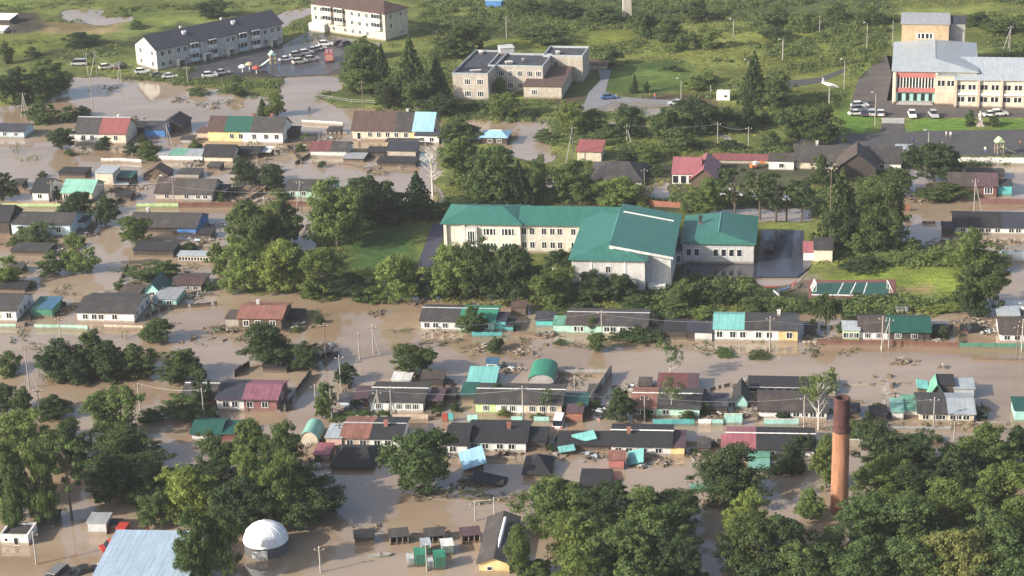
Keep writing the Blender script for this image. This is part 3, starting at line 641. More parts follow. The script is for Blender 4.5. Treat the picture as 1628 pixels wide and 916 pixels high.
block(kg, A3, B3, YC(116)-YC(131), Hk+.05, 0, 'flat', 'slateblue', 'tan', [(.33, 5.1, 1.2, 1.5), (.33, 1.9, 1.2, 1.5)], ridge='lgrey')
A4, B4 = P(833, 156.5, ZL), P(893, 157.6, ZL); block(kg, A4, B4, YC(131)-YC(157)-.6, 3.3, 1.1, 'shed', 'brown', 'tan', [(.28, 1.7, 1.7, 1.5, 2)], oh=.3, side=[(.1, 1.3, 1.3, 2.2)])
for u, v, w, dd, hh in ((808, 128, 3.8, 4, 1.7), (758, 158, 2.6, .9, .5), (767, 128, .7, 2.4, .6), (811, 144, 1.8, 1.2, .5), (889, 129, .8, 2, .7), (833, 140, .5, .5, .7)):
    p = P(u, v); m = MB(); m.box(-w/2, 0, 0, w/2, dd, hh); m.box(-w/2-.12, -.12, hh+.001, w/2+.12, dd+.12, hh+.14); m.build('roof_ventilator', wallm('lgrey'), kg, (p.x-A.x, p.y-A.y, Hk+.004), .15)
m = MB(); m.box(0, -1.1, 2.9, 6, -.004, 3.1); m.box(.1, -1, 0, .25, -.85, 2.9); m.box(5.75, -1, 0, 5.9, -.85, 2.9); m.build('entrance_canopy', wallm('lgrey'), kg, A2-A+Vector((2, .3, 0)), .15)
# house of culture, upper right
A, B = P(1419, 163, ZL), P(1551, 165.4, ZL); Hc = HH(164, 115.5); ch = thing('culture_hall', 'big pale hall with grey-white metal roofs and an orange brick stage tower', 'public building', A); landmark(1500, 150, 'the big grey-roofed hall')
Dm = 31.0; ex = (B-A).normalized(); ey = Vector((-ex.y, ex.x, 0)); rzh = math.atan2(ex.y, ex.x)
def HL(x, y, z=0): return ex*x+ey*y+Vector((0, 0, z))
block(ch, A, B, Dm, Hc, 2.2, 'hipy', 'lgrey_y', 'cream', (), a=5.5, oh=.5, ridge='grey', lside=[(.3, 5.5, 1.5, 1.6), (.6, 5.5, 1.5, 1.6)])
def VZ(u, v, Y): return ZY(UN(u, v)[1], Y)            # height seen at a pixel, at distance Y
Tp = A+HL(1.5, Dm-1.5); z38 = VZ(1465, 38.5, Tp.y); wT = 69/S(95)
block(ch, Tp, Tp+HL(wT, 0), 9, z38, .9, 'shed', 'grey', 'orange', [(.5, z38-3.2, 4.4, 1.6, 3)], oh=.3, wallname='tower_wall', roofname='tower_roof')
block(ch, Tp+HL(wT+.02, 2.5), Tp+HL(wT+4.2, 2.5), 6.3, z38-.3, .6, 'shed', 'slateblue', 'grey', (), oh=.25, wallname='tower_wall', roofname='tower_roof')  # set-back right side of the tower, its shade put into the grey wall colour
# right-hand office wing
A5 = P(1518, 170.4, ZL); L5 = 34.0; B5 = A5+HL(L5, 0); hw = HH(171, 128.5); o5 = A5-A; o5.z = 0
bay = 34.5/S(171); xs = []
for k in range(6):
    for q in (.16, .32, .62, .80): xs.append(((k+q)*bay)/L5)
block(ch, A5, B5, 15, hw, 1.9, 'shed', 'lgrey', [(0, 1, 'cream')], [(x, z, .95, 1.5, 0) for x in xs if x < .98 for z in (2.1, 5.2)], oh=.5)
for k in range(7):
    m = MB(); m.box(-.3, -.6, -.3, .3, -.004, hw-.1); m.build('pilaster', wallm('peach'), ch, o5+HL(min(k*bay, L5-.3), 0), rzh)
m = MB(); m.box(.3, -.35, 3.2, L5-.3, -.006, 3.7); m.build('spandrel_band', wallm('white'), ch, o5, rzh)
A6 = P(1486, 166.6, ZL); w6 = 30/S(167); block(ch, A6, A6+HL(w6, 0), 3.5, HH(167, 122), .15, 'shed', 'lgrey', 'cream', [(.18, 5.6, .9, 1.7, 0), (.38, 5.6, .9, 1.7, 0), (.66, 5.6, .9, 1.7, 0), (.86, 5.6, .9, 1.7, 0)], oh=.15); o6 = A6-A; o6.z = 0
m = MB(); m.box(.4, -.12, .2, 4.6, -.004, 3.2); m.build('garage_door', wallm('peach'), ch, o6, rzh)
# glazed entrance under a red band
W0 = 65/S(164)
m = MB(); m.box(.7, -.5, Hc-1.5, W0-.3, -.004, Hc-.35); m.build('entrance_band', wallm('rose'), ch, (0, 0, 0), rzh)
m = MB(); m.box(.7, -.7, 2.9, W0-.3, -.004, 4.0); m.build('entrance_band', wallm('rose'), ch, (0, 0, 0), rzh)
m = MB(); m.box(.7, -.05, 4.001, W0-.3, -.005, Hc-1.51); m.build('pane', GLASS, ch, (0, 0, 0), rzh)
for k in range(13): m = MB(); m.box(0, -.45, 4.01, .22, -.06, Hc-1.52); m.build('sun_fin', FRAME, ch, HL(.8+k*(W0-1.4)/12, 0), rzh)
m = MB(); m.box(.7, -.06, .5, W0-.3, -.004, 2.89); m.build('glazing', wallm('aqua'), ch, (0, 0, 0), rzh)
for k in range(5): m = MB(); m.box(0, -.12, .6, .9, -.065, 2.5); m.build('pane', GLASS, ch, HL(1.3+k*1.9, 0), rzh)
for x in (.1, W0): m = MB(); m.box(-.25, -1.3, -.3, .35, -.71, Hc-.1); m.build('column', wallm('cream'), ch, HL(x, 0), rzh)
m = MB(); m.box(1, -2.2, -.2, W0-.6, -.01, .22); m.box(1.4, -1.6, .221, W0-1, -.01, .42); m.build('entrance_steps', PAVE, ch, (0, 0, 0), rzh)
# green-roofed school in the middle
A, B = P(707, 402, ZL), P(935, 406, ZL); hs = HH(404, 357)
sc_ = thing('school_building', 'large cream school of joined wings under blue-green metal roofs', 'school', A); landmark(900, 400, 'the green-roofed school')
Lw = (B-A).length; Dw = 12; ex = (B-A).normalized(); ey = Vector((-ex.y, ex.x, 0)); rzs = math.atan2(ex.y, ex.x)
def SL(x, y, z=0): return ex*x+ey*y+Vector((0, 0, z))
pav = 123/S(404)
block(sc_, A, A+SL(pav, 0), Dw, hs, 1.9, 'hip', 'school', 'schoolwall', grid([.36], (1.9, 4.3), 1.7, 1.5, 2)+grid([.60, .84], (4.7, 1.6), 2.9, 1.5, 3), a=5, oh=.6)
L2_ = 180/S(404); block(sc_, A+SL(pav, .7), A+SL(pav+L2_, .7), Dw-.7, hs-.05, 1.9, 'gable', 'school', 'schoolwall', [(x, z, 1.1, 1.5, 1) for x in (.03, .10, .205, .28, .345, .465) for z in (1.8, 4.7)], oh=.6)
for x in (.0, .24): m = MB(); m.box(0, -.5, -.3, .5, -.004, hs-.2); m.build('buttress', wallm('schoolwall'), sc_, SL(x*pav+.2, 0), rzs)
m = MB(); m.box(0, -.7, -.3, 2.4, -.005, hs-.6); m.build('stair_bay', wallm('lgrey'), sc_, SL(pav*.29, 0), rzs); window(sc_, *SL(pav*.29+1.2, -.71, 3.6), 1.6, 3.2, rzs, 2)
F = P(910, 465.5, ZL); wF = 115/S(466); oF = F-A; oF.z = 0; Dff = -oF.dot(ey)+Dw/2+.6; hf = HH(466, 413)
block(sc_, F, F+SL(wF, 0), Dff, hf, 2.0, 'hipy', 'school_y', 'lgrey', [(.5, 4.9, 1.1, 1.4), (.5, 1.9, 1.1, 1.4)], a=6.5, oh=.6, ridge='teal')
Q0 = F+SL(wF/2, 3.0); wQ = wF/2+39/S(460); hq = hf-.15
block(sc_, Q0, Q0+SL(wQ, 0), Dff-3.2, hq, hf+2.0-hq-.03, 'shedx', 'school_y', 'lgrey', (), oh=.5, eave='white', side=[(.2, 4.5, 1.2, 1.5), (.4, 4.5, 1.2, 1.5), (.6, 4.5, 1.2, 1.5)])
for k in (.27, .73): m = MB(); m.box(-.12, -.1, -.3, .12, -.004, hf-.1); m.build('downpipe', FRAME, sc_, oF+SL(wF*k, 0), rzs)
m = MB(); m.box(.3, -1.8, -.3, 3.6, -.004, 1.4); m.build('porch', wallm('white'), sc_, oF+SL(wF+.2, 3.0), rzs)
m = MB(); m.box(0, 0, 0, wQ-1.5, .25, .18); sg = m.build('snow_guard', FRAME, sc_, oF+SL(wF/2+.8, Dff-5, hf+1.98)); sg.rotation_euler = (0, math.atan2(2.15, wQ), rzs)
# annexe right of the school
A, B = P(1085, 418, ZL), P(1198, 420, ZL); ha = HH(419, 388)
an = thing('school_annex', 'low grey annex with its own blue-green hipped roof beside the school', 'school building', A); landmark(1140, 400, 'the green-roofed annex')
block(an, A, B, 17, ha, 1.75, 'hipy', 'school_y', 'lgrey', [(x, ha*.55, 1.1, 1.6, 0) for x in (.09, .20, .47, .58, .69, .80)], a=2.8, oh=.5, ridge='teal', side=[.2, .5, .8])
m = MB(); m.box(0, -.25, -.2, (B-A).length, -.004, .35); m.build('plinth', wallm('white'), an, (0, 0, 0), .15)
m = MB(); m.box(0, 0, 0, .6, .6, 1.5); m.box(-.15, -.15, 1.5, .75, .75, 1.65); m.build('chimney', wallm('dark'), an, (4.2, 8.8, ha+.9))
landmark(1354, 462, 'the green sports court')
m = MB(); lk = thing('passage_building', 'narrow dark linking passage between the school and its annex', 'passage', P(1066, 424, ZL)); block(lk, P(1066, 423.8, ZL), P(1084, 424.2, ZL), 7, 3.2, .4, 'shed', 'slate', 'grey', [(.3, 1.6, .8, 1.6), (.7, 1.6, .8, 1.6)], oh=.05)
# brick chimney stack
CB = P(1334, 812, 0); Hch = HH(812, 634); cst = thing('chimney_stack', 'tall round orange brick chimney with a dark maroon upper third', 'chimney', CB); landmark(1334, 790, 'the tall brick chimney')
sC = S(812); r0 = 14.0/sC
zj = HH(812, 687); bk, n, b = nodes('chimney_brick'); co = objco(n)
tb = n.nodes.new('ShaderNodeTexBrick'); tb.inputs['Scale'].default_value = 3.2; tb.inputs['Color1'].default_value = (.37, .165, .09, 1); tb.inputs['Color2'].default_value = (.27, .12, .07, 1); tb.inputs['Mortar'].default_value = (.46, .30, .20, 1); tb.inputs['Mortar Size'].default_value = .02
sx = n.nodes.new('ShaderNodeSeparateXYZ'); n.links.new(co, sx.inputs[0]); a2 = n.nodes.new('ShaderNodeMath'); a2.operation = 'ARCTAN2'; n.links.new(sx.outputs[1], a2.inputs[0]); n.links.new(sx.outputs[0], a2.inputs[1])
cx = n.nodes.new('ShaderNodeCombineXYZ'); n.links.new(a2.outputs[0], cx.inputs[0]); n.links.new(sx.outputs[2], cx.inputs[1]); n.links.new(cx.outputs[0], tb.inputs['Vector'])
g = nz(n, mapn(n, co, (1.4, 1.4, .18)), 1.0, 5, .7); cc = mixc(n, tb.outputs[0], ramp(n, g, [(.34, (.55, .50, .47)), (.6, (1.08, 1.04, .98))]), 1.0, 'MULTIPLY'); n.links.new(cc, b.inputs['Base Color']); b.inputs['Roughness'].default_value = .95
MATS['chimney'] = bk; MAR = M('sooty_maroon_brick', (.085, .034, .032), .9, .35, 1.5, (1.5, 1.5, .2))
m = MB(); m.lathe([(r0*1.08, -1), (r0*1.08, .25), (r0*1.0, .55), (r0*.93, zj)], 32); m.lathe([(r0*.95, zj*.33), (r0*1.0, zj*.33), (r0*1.0, zj*.335+.08), (r0*.95, zj*.335+.08)], 32); m.build('shaft', bk, cst)
m = MB(); m.lathe([(r0*.93, zj+.001), (r0*.97, zj+.02), (r0*.97, zj+.5), (r0*.90, zj+.7), (r0*.88, Hch-.5), (r0*.93, Hch-.45), (r0*.93, Hch-.06), (r0*.9, Hch), (r0*.66, Hch), (r0*.66, Hch-3)], 32); m.build('crown', MAR, cst)
for k in range(0): m = MB(); zz = zj*(.12+.24*k); m.lathe([(r0*(1.0-.05*zz/zj)-.03, zz), (r0*(1.0-.05*zz/zj)+.035, zz+.001), (r0*(1.0-.05*zz/zj)+.035, zz+.09), (r0*(1.0-.05*zz/zj)-.03, zz+.091)], 32); m.build('iron_band', DARKM, cst)
lad = MB()
# white dome
DB = P(424, 874, 0); rd = 35.5/S(874); dm = thing('observatory_dome', 'white ribbed round dome on a dark cylindrical base standing in the water', 'dome', DB); landmark(424, 865, 'the white dome')
zb_ = HH(874, 857); m = MB(); m.lathe([(rd*.985, -1), (rd*.985, zb_)], 40); m.build('drum', M('drum_dark', (.10, .10, .105), .7, .25, .8), dm)
ht = ZY(827, YC(874)+.6)-zb_; m = MB(); m.lathe([(rd*1.02, zb_+.002), (rd*1.03, zb_+.2)]+[(rd*math.cos(q), zb_+.2+(ht-.2)*math.sin(q)) for q in [math.pi/2*i/14 for i in range(14)]]+[(0.01, zb_+ht)], 40); dmm = M('dome_fabric', (.74, .75, .76), .6, .07, .8, (1.5, 1.5, .3)); dsh = m.build('dome_shell', dmm, dm)
for p_ in dsh.data.polygons: p_.use_smooth = True
for k in range(16):
    q = 2*math.pi*(k+.5)/16; m = MB(); pts = [Vector((rd*1.004*math.cos(t)*math.cos(q), rd*1.004*math.cos(t)*math.sin(q), zb_+.2+(ht-.2)*1.004*math.sin(t))) for t in [math.pi/2*i/10 for i in range(10)]]
    for a_, b_ in zip(pts[:-1], pts[1:]): m.tube(a_, b_, .035, n=4, cap=False)
    m.build('rib', dmm, dm)
m = MB(); m.box(-1.1, -.12, -.6, 1.1, .12, 1.35); m.build('door', wallm('white'), dm, (-.6, -rd*1.0-.02, 0))
# ---------------------------------------------------------------- village houses and sheds (front feet u0,u1, waterline, eaves, ridge)
H = house; SH = shed
W2 = [.3, .7]; W3 = [.2, .5, .8]; W4 = [.14, .38, .62, .86]; W5 = [.1, .3, .5, .7, .9]; W6 = [.08, .25, .42, .58, .75, .92]
# far row
SH('white-roofed field barn cut by the left picture edge', -30, 16, 40, 32, 22, 6, 'white', 'dwood')
SH('small white-roofed shed below the white-roofed field barn', -20, 6, 55, 50, 42, 4, 'white', 'grey')
SH('small bright blue container in the far green meadow', 772, 797, 13, 3, 0, 3, 'sky', 'blue', name='container')
SH('low brown-roofed garage beside the flat-roofed brick building', 930, 964, 112, 105, 97, 5, 'brown', 'tan', name='garage')
H('dark-roofed shed with pale blue walls at the left edge', -12, 39, 220, 209, 197, 6, 'navy', 'lblue', [.4, .75], lm='the pale blue shed')
H('two-family house with half grey half red roof, white walls', 121, 201, 229, 212, 187, 8, [(0, .47, 'slate'), (.47, 1, 'red')], [(0, .5, 'white'), (.5, 1, 'cream')], [.16, .33, .60, .80], lm='the half-red-roofed house', ridge='lgrey', chim=[(.75, .6)])
SH('low lean-to with a white roof on the half-red-roofed house', 112, 121, 228, 214, 208, 4, 'lgrey', 'white', name='lean_to')
SH('bright blue shed under a dusky blue roof', 231, 263, 220, 207, 194, 4, 'slateblue', 'blue', lm='the bright blue shed')
SH('dark tarred shed between red-roofed house and blue shed', 204, 230, 214, 205, 194, 4, 'black', 'dwood')
H('dark-roofed barn with a grey gable, right of the blue shed', 256, 290, 212, 200, 182, 7, 'black', 'dwood', (), kind='front', hr=1.6, name='barn')
H('house with green-and-dark roof and yellow-and-white walls', 332, 450, 228, 209, 186, 8, [(0, .22, 'brown'), (.22, .57, 'dgreen'), (.57, 1, 'slate')], [(0, .45, 'yellow'), (.45, 1, 'white')], [.32, .44, .62, .78, .92], lm='the yellow-and-white house', chim=[(.55, .6), (.8, .6)])
SH('dark porch on the right end of yellow-and-white house', 450, 472, 222, 210, 202, 4, 'black', 'dwood', name='porch_annex')
SH('brown-roofed lean-to on the left of yellow-and-white house', 314, 332, 222, 212, 203, 4, 'brown', 'peach', name='lean_to')
H('long cream house whose roof is brown, dark and sky blue', 561, 688, 224, 208, 179, 8.5, [(0, .52, 'brown'), (.52, .75, 'slate'), (.75, 1, 'sky')], [(0, .72, 'cream'), (.72, 1, 'yellow')], [(.08, 1.1, 1.0, 1.9, 0), .22, .33, .44, .55, .67], lm='the sky-blue-ended house', chim=[(.65, .55)])
SH('small grey lean-to right of the sky-blue-ended house', 660, 698, 229, 217, 208, 3, 'slateblue', 'white', [.3, .7], name='lean_to')
SH('yellow plank shed in front of the sky-blue-ended house', 614, 664, 236, 227, 223, 2.5, 'slate', 'yellow')
H('cottage with a sky blue hipped roof among trees', 765, 806, 231, 220, 208, 6, 'sky', 'dwood', [.35, .7], kind='hip', a=2.2, name='cottage', lm='the sky-blue cottage', ridge='white')
H('small cream building with a slanted dusky red roof', 918, 956, 259, 242, 228, 6, 'red', 'cream', (), kind='shed', hr=.9, side=[.3, .6], lm='the cream building with red roof')
# second row
SH('long pale grey-green shed with a white front wall', 250, 322, 257, 248, 238, 5, [(0, .25, 'grey'), (.25, .6, 'seagreen'), (.6, 1, 'lgrey')], 'white', lm='the pale green-roofed shed')
H('black-roofed outbuilding with a cream wall, beside pale green-roofed shed', 325, 370, 259, 249, 231, 6, 'black', 'cream', (), name='outbuilding', lm='the black-roofed outbuilding')
H('lower black-roofed barn right of the black-roofed outbuilding', 376, 410, 252, 245, 234, 6, 'black', 'dwood', (), name='barn')
SH('white corrugated sheet roof over a yard, right of the barn', 402, 430, 248, 243, 235, 3, 'white', 'dwood', name='shelter')
H('small house with a dark red gable roof and long white wall', 494, 551, 250, 240, 226, 6, [(0, .55, 'maroon'), (.55, 1, 'slate')], 'white', (), lm='the dark-red-gabled house')
SH('grey plank shed with a navy roof below the sky-blue-ended house', 614, 661, 250, 241, 228, 4, 'navy', 'tan', lm='the navy-roofed shed')
SH('black shed with a white satellite dish', 583, 612, 250, 243, 235, 4, 'black', 'dwood', lm='the shed with the dish')
SH('long low black shed by the muddy bank', 600, 661, 266, 259, 254, 4, 'black', 'dwood')
SH('low grey-roofed shed in the water by the dark-red-gabled house', 546, 578, 258, 253, 246, 4, 'grey', 'dwood')
H('small white house with a charcoal half-hipped roof', 53, 78, 321, 306, 284, 8, 'black', 'white', [.45], lm='the small charcoal-roofed house')
H('house with a bright green metal roof and cream wall', 100, 147, 321, 307, 286, 8, 'mintroof', 'cream', [.12, .3, .55, .8], lm='the bright-green-roofed house')
SH('open black shed behind the bright-green-roofed house', 94, 136, 283, 276, 271, 4, 'black', 'dwood')
SH('cream garage with a grey flat roof standing in water', 153, 181, 296, 276, 271, 5, 'lgrey', 'cream', name='garage', lm='the cream garage')
SH('dark green-roofed shed joined to the cream garage', 182, 210, 292, 283, 273, 4, 'dgreen', 'dwood')
H('collapsed brown gable roof lying open in the flood', 229, 266, 281, 276, 266, 4, 'brown', 'wood', (), kind='front', hr=1.6, h=.6, name='collapsed_shed', lm='the collapsed gable')
SH('low slate shed above the long brown-grey house', 282, 316, 284, 278, 270, 4, 'slate', 'grey')
H('long house with a weathered brown-grey roof and white-framed windows', 248, 338, 320, 308, 285, 8, [(0, .45, 'slatebrown'), (.45, 1, 'slate2')], [(0, .5, 'tan'), (.5, 1, 'lgrey')], [.2, .55, .75, .88], lm='the brown-grey-roofed house')
SH('dark blue lean-to right of the brown-grey-roofed house', 338, 360, 316, 304, 297, 4, 'navy', 'dwood', name='lean_to')
H('slate-roofed house with a mint wall behind the brick-red fence', 456, 528, 316, 303, 287, 7, 'slate', 'mint', W4, lm='the slate-roofed mint house')
H('black-roofed house end cut by the left edge', -40, 16, 374, 352, 326, 8, 'black', 'dwood', (), lm='the black house end')
H('long slate-roofed house with a pale blue wall', 20, 113, 376, 357, 339, 8, 'slate', 'lblue', [.15, .35, .55, .80], lm='the pale-blue-walled house')
SH('small dark annex at the right end of pale-blue-walled house', 113, 136, 366, 354, 346, 4, 'slate', 'lblue', name='annex')
H('low slate-roofed house with a blue patch of wall', 206, 312, 372, 362, 339, 9, 'slate', [(0, .72, 'dwood'), (.72, 1, 'blue')], (), lm='the blue-patched house', chim=[(.2, .5)])
SH('black open-fronted shed below the blue-patched house', 213, 276, 409, 399, 388, 5, 'black', 'dwood', lm='the black open shed')
SH('long cream hutch with a row of dark openings', 284, 337, 417, 408, 401, 2.2, 'lgrey', 'cream', [(.06+.09*i, .75, .8, .75, 0) for i in range(11)], name='hutch', lm='the cream hutch')
SH('dark grey shed below the pale-blue-walled house', 18, 76, 407, 400, 388, 4.5, 'slate', 'dwood', lm='the dark grey shed')
# left middle
H('dark-roofed house with a white front at the left edge', -30, 27, 512, 494, 468, 9, 'slate', 'white', [.5, .8], lm='the left-edge house', side=[.25, .5, .75])
SH('black-roofed outhouse above the left-edge house', -5, 40, 465, 460, 451, 4, 'black', 'dwood')
SH('sunken shed with a blue-over-green roof', 50, 84, 505, 492, 474, 6, [(0, .35, 'dgreen'), (.35, 1, 'blue')], 'green', lm='the blue-green-roofed shed')
H('large white house with a charcoal roof standing in water', 124, 214, 513, 498, 474, 10, 'slate', 'white', [.14, .3, .42, .66], side=[.2, .5, .8], lm='the charcoal-roofed white house')
H('small turquoise cottage with a pointed white-trimmed gable', 231, 254, 474, 463, 450, 6, 'dgreen', 'aqua', [.5], kind='front', hr=1.6, name='cottage', lm='the turquoise cottage')
SH('dark teal-roofed annex joined to the turquoise cottage', 255, 272, 470, 462, 448, 5, 'dgreen', 'teal', name='annex')
SH('grey-roofed shed with a pale aqua front', 244, 281, 487, 477, 465, 6, 'grey', 'aqua', [.3, .7], lm='the pale aqua shed')
H('brown-roofed low house right of the turquoise cottage', 276, 320, 464, 454, 444, 6, 'brown', 'tan', W3, lm='the low brown house')
SH('small rusty shed left of the turquoise cottage', 190, 222, 474, 467, 461, 4, 'slatebrown', 'wood')
H('house with a brick-brown roof and white-framed windows', 380, 448, 525, 507, 487, 8, 'brick', 'wood', [.18, .45, .8], lm='the brick-brown-roofed house', chim=[(.35, .55)])
SH('dark porch on the left of brick-brown-roofed house', 360, 380, 522, 508, 500, 4, 'slatebrown', 'tan', name='porch_annex')
SH('black sagging lean-to right of the brick-brown-roofed house', 449, 478, 514, 506, 500, 4, 'black', 'dwood', name='lean_to')
SH('black-roofed raft-like shed under the round trees', 418, 456, 593, 585, 577, 5, 'black', 'dwood', lm='the raft-like black shed')
H('two-family house with navy and magenta roof halves', 346, 441, 654, 636, 612, 8, [(0, .42, 'navy'), (.42, 1, 'magenta')], [(0, .45, 'white'), (.45, 1, 'dullmaroon')], [.15, .3, .55, .8], lm='the magenta-roofed house', eave='plum', side=[.5])
H('dark slate barn behind trees left of the magenta-roofed house', 292, 345, 640, 630, 611, 6, 'slate2', 'dwood', (), name='barn', ridge='lgrey')
H('shed with a dark green metal roof and white wall', 306, 350, 702, 691, 671, 6, 'dgreen', 'white', (), lm='the dark-green-roofed shed')
SH('lower dark green lean-to right of the dark-green-roofed shed', 352, 378, 703, 692, 681, 5, 'dgreen', 'maroon', name='lean_to')
# middle row beside the road
H('house with roof half slate half green, white and mint walls', 670, 786, 527, 512, 492, 8, [(0, .52, 'slate'), (.52, 1, 'green')], [(0, .5, 'white'), (.5, 1, 'mint')], [.08, .2, .33, .6, .75, .88], lm='the half-green-roofed house', ridge='lgrey')
SH('dark lean-to at the right end of half-green-roofed house', 787, 804, 527, 512, 505, 4, 'navy', 'teal', name='lean_to')
SH('small upright rusty brown shed in the flooded road', 813, 836, 502, 490, 486, 3, 'brown', 'wood', lm='the rusty upright shed')
H('slate-roofed house with mint green and white walls', 902, 1028, 533, 518, 499, 8, [(0, .5, 'slatebrown'), (.5, 1, 'slate')], [(0, .5, 'mint'), (.5, 1, 'white')], [.12, .17, .5, .58, .7], lm='the mint-and-white house', ridge='lgrey')
SH('mint green porch left of the mint-and-white house', 880, 902, 531, 518, 507, 4, 'seagreen', 'mint', name='porch_annex')
SH('blue-grey lean-to beside the mint porch', 852, 880, 521, 511, 502, 4, 'slateblue', 'teal', name='lean_to')
SH('sprawling black shed left of the turquoise-roofed house', 1056, 1092, 540, 527, 516, 5, 'black', 'dwood', lm='the sprawling black shed')
SH('black car shelter with pale doors, left of turquoise-roofed house', 1093, 1132, 543, 530, 514, 5, 'navy', [(0, .3, 'dwood'), (.3, 1, 'lgrey')], name='shelter')
H('white house whose roof is half turquoise, half slate, with yellow end', 1136, 1268, 544, 525, 503, 8, [(0, .36, 'teal'), (.36, .77, 'slate'), (.77, 1, 'slateblue')], [(0, .77, 'white'), (.77, 1, 'yellow')], [.06, .22, .34, .53, .66, .9], lm='the turquoise-roofed house', chim=[(.77, .5)])
H('house with slate and dark green roof, white and green walls', 1366, 1478, 543, 529, 507, 8, [(0, .38, 'slatebrown'), (.38, 1, 'dgreen')], [(0, .4, 'white'), (.4, 1, 'dwood')], [.12, .28, .55, .78], lm='the slate-and-green house', bars=2)
SH('round-cornered lime green porch of the slate-and-green house', 1340, 1366, 543, 527, 524, 4, 'lgrey', 'lime', [.2, .5, .8], name='porch_annex')
H('slate-roofed white house at the right edge, middle row', 1590, 1680, 546, 533, 511, 8, 'slatebrown', 'white', [.12, .3, .5], lm='the right-edge white house')
SH('white-roofed shed behind the right-edge white house', 1586, 1620, 510, 503, 496, 4, 'lgrey', 'tan')
SH('flat white tarpaulin shelter in the far right water', 1602, 1640, 498, 493, 488, 4, 'white', 'lgrey', name='shelter')
# lower middle row
H('slate-roofed house with a white front and dark door', 589, 673, 656, 640, 619, 8, 'slate', [(0, .25, 'lblue'), (.25, 1, 'white')], [.16, .55, .72, .86], lm='the white house with slate roof', ridge='white', bars=2)
SH('dark plum lean-to left of the white house with slate roof', 562, 588, 647, 636, 625, 5, 'plum', 'dwood', name='lean_to')
SH('plum-coloured low roof right of the white house', 682, 702, 651, 639, 628, 5, 'plum', 'dwood')
SH('small white shed with a flat roof and one dark window', 624, 652, 617, 606, 602, 3, 'white', 'white', [.2], lm='the small white shed')
SH('black-brown open shed right of the small white shed', 670, 705, 617, 604, 598, 3.5, 'slatebrown', 'dwood', lm='the black-brown shed')
H('shed with a bright turquoise sheet roof', 742, 786, 621, 618, 593, 6, 'teal', 'teal', (), kind='shed', hr=1.1, oh=.2, name='shed', lm='the turquoise sheet roof')
SH('tiny sky blue cabin behind the turquoise sheet roof', 774, 791, 590, 579, 575, 2, 'blue', 'lblue', [.4], name='cabin')
SH('dark teal lean-to below the turquoise sheet roof', 733, 756, 640, 630, 618, 5, 'dgreen', 'dwood', name='lean_to')
H('long charcoal-roofed house with lime, white and cream walls', 757, 893, 660, 643, 621, 8, 'slate', [(0, .24, 'lime'), (.24, .55, 'white'), (.55, 1, 'cream')], [.12, .33, .43, .66, .78, .9], lm='the lime-walled house', ridge='white', bars=2)
SH('dark teal slanting roof right of the lime-walled house', 894, 933, 658, 648, 632, 5, 'dgreen', 'dwood', name='lean_to')
H('arched shed with a shiny green rounded roof', 840, 880, 616, 606, 588, 7, 'green', 'grey', (), kind='arch', h=1.2, hr=1.15, name='arched_shed', lm='the green arched shed')
SH('small brick-red shed beside a white car', 902, 926, 672, 658, 653, 3, 'plum', 'brick', lm='the brick-red shed')
H('house with roof half brick-brown half dark, pale mint wall', 1006, 1112, 664, 650, 628, 8, [(0, .36, 'brick'), (.36, 1, 'slate')], [(0, .35, 'tan'), (.35, 1, 'mint')], [.07, .16, .27, .5, .85], lm='the half-brick-roofed house', ridge='white')
SH('dark red barn roof above the half-brick-roofed house', 1046, 1108, 629, 619, 607, 6, [(0, .75, 'maroon'), (.75, 1, 'plum')], 'maroon', name='barn', lm='the dark red barn')
SH('slate-blue sagging lean-to right of the half-brick-roofed house', 1114, 1156, 658, 648, 634, 5, 'slateblue', 'dwood', name='lean_to')
H('small pale gable with a dark teal side roof', 1168, 1188, 650, 640, 624, 6, 'black', 'aqua', (), kind='front', hr=1.5, name='cottage', lm='the pale teal gable')
H('long slate house with white wall, right behind the chimney', 1207, 1314, 667, 655, 632, 8, [(0, .6, 'slatebrown'), (.6, 1, 'slate')], 'white', [.3, .42, .55, .68, .8, .92], lm='the long slate house', eave='slate')
H('long black-roofed outbuilding with white posts, above long slate house', 1192, 1328, 627, 620, 608, 5, 'black', 'white', [(.05+.1*i, .8, 1.8, .9, 0) for i in range(9)], name='outbuilding', lm='the black-roofed row')
H('house with charcoal and pale grey roof halves, cream wall', 1461, 1548, 672, 659, 636, 8, [(0, .52, 'slate'), (.52, 1, 'lgrey')], 'cream', [.12, .3, .42, .62, .72, .86], lm='the pale-grey-roofed house')
SH('pale turquoise shed left of the pale-grey-roofed house', 1418, 1436, 668, 657, 648, 5, 'mintroof', 'lgrey')
SH('turquoise-green roofed annex between pale shed and grey-roofed house', 1437, 1459, 664, 655, 634, 6, 'seagreen', 'lgrey', name='annex')
SH('open dark shed with stacked pale boxes inside', 1492, 1516, 632, 614, 608, 4, 'black', 'dwood')
SH('pale blue-grey box shed behind the pale-grey-roofed house', 1517, 1548, 634, 620, 609, 4, 'lgrey', 'silver', lm='the pale box shed')
H('peaked green tent-like roof in the rubble', 1478, 1500, 634, 630, 616, 4, 'seagreen', 'dwood', (), kind='front', h=.8, hr=1.8, name='shelter')
SH('turquoise-roofed shed at the right edge, lower row', 1613, 1660, 672, 655, 641, 5, 'dgreen', 'aqua', lm='the right-edge turquoise shed')
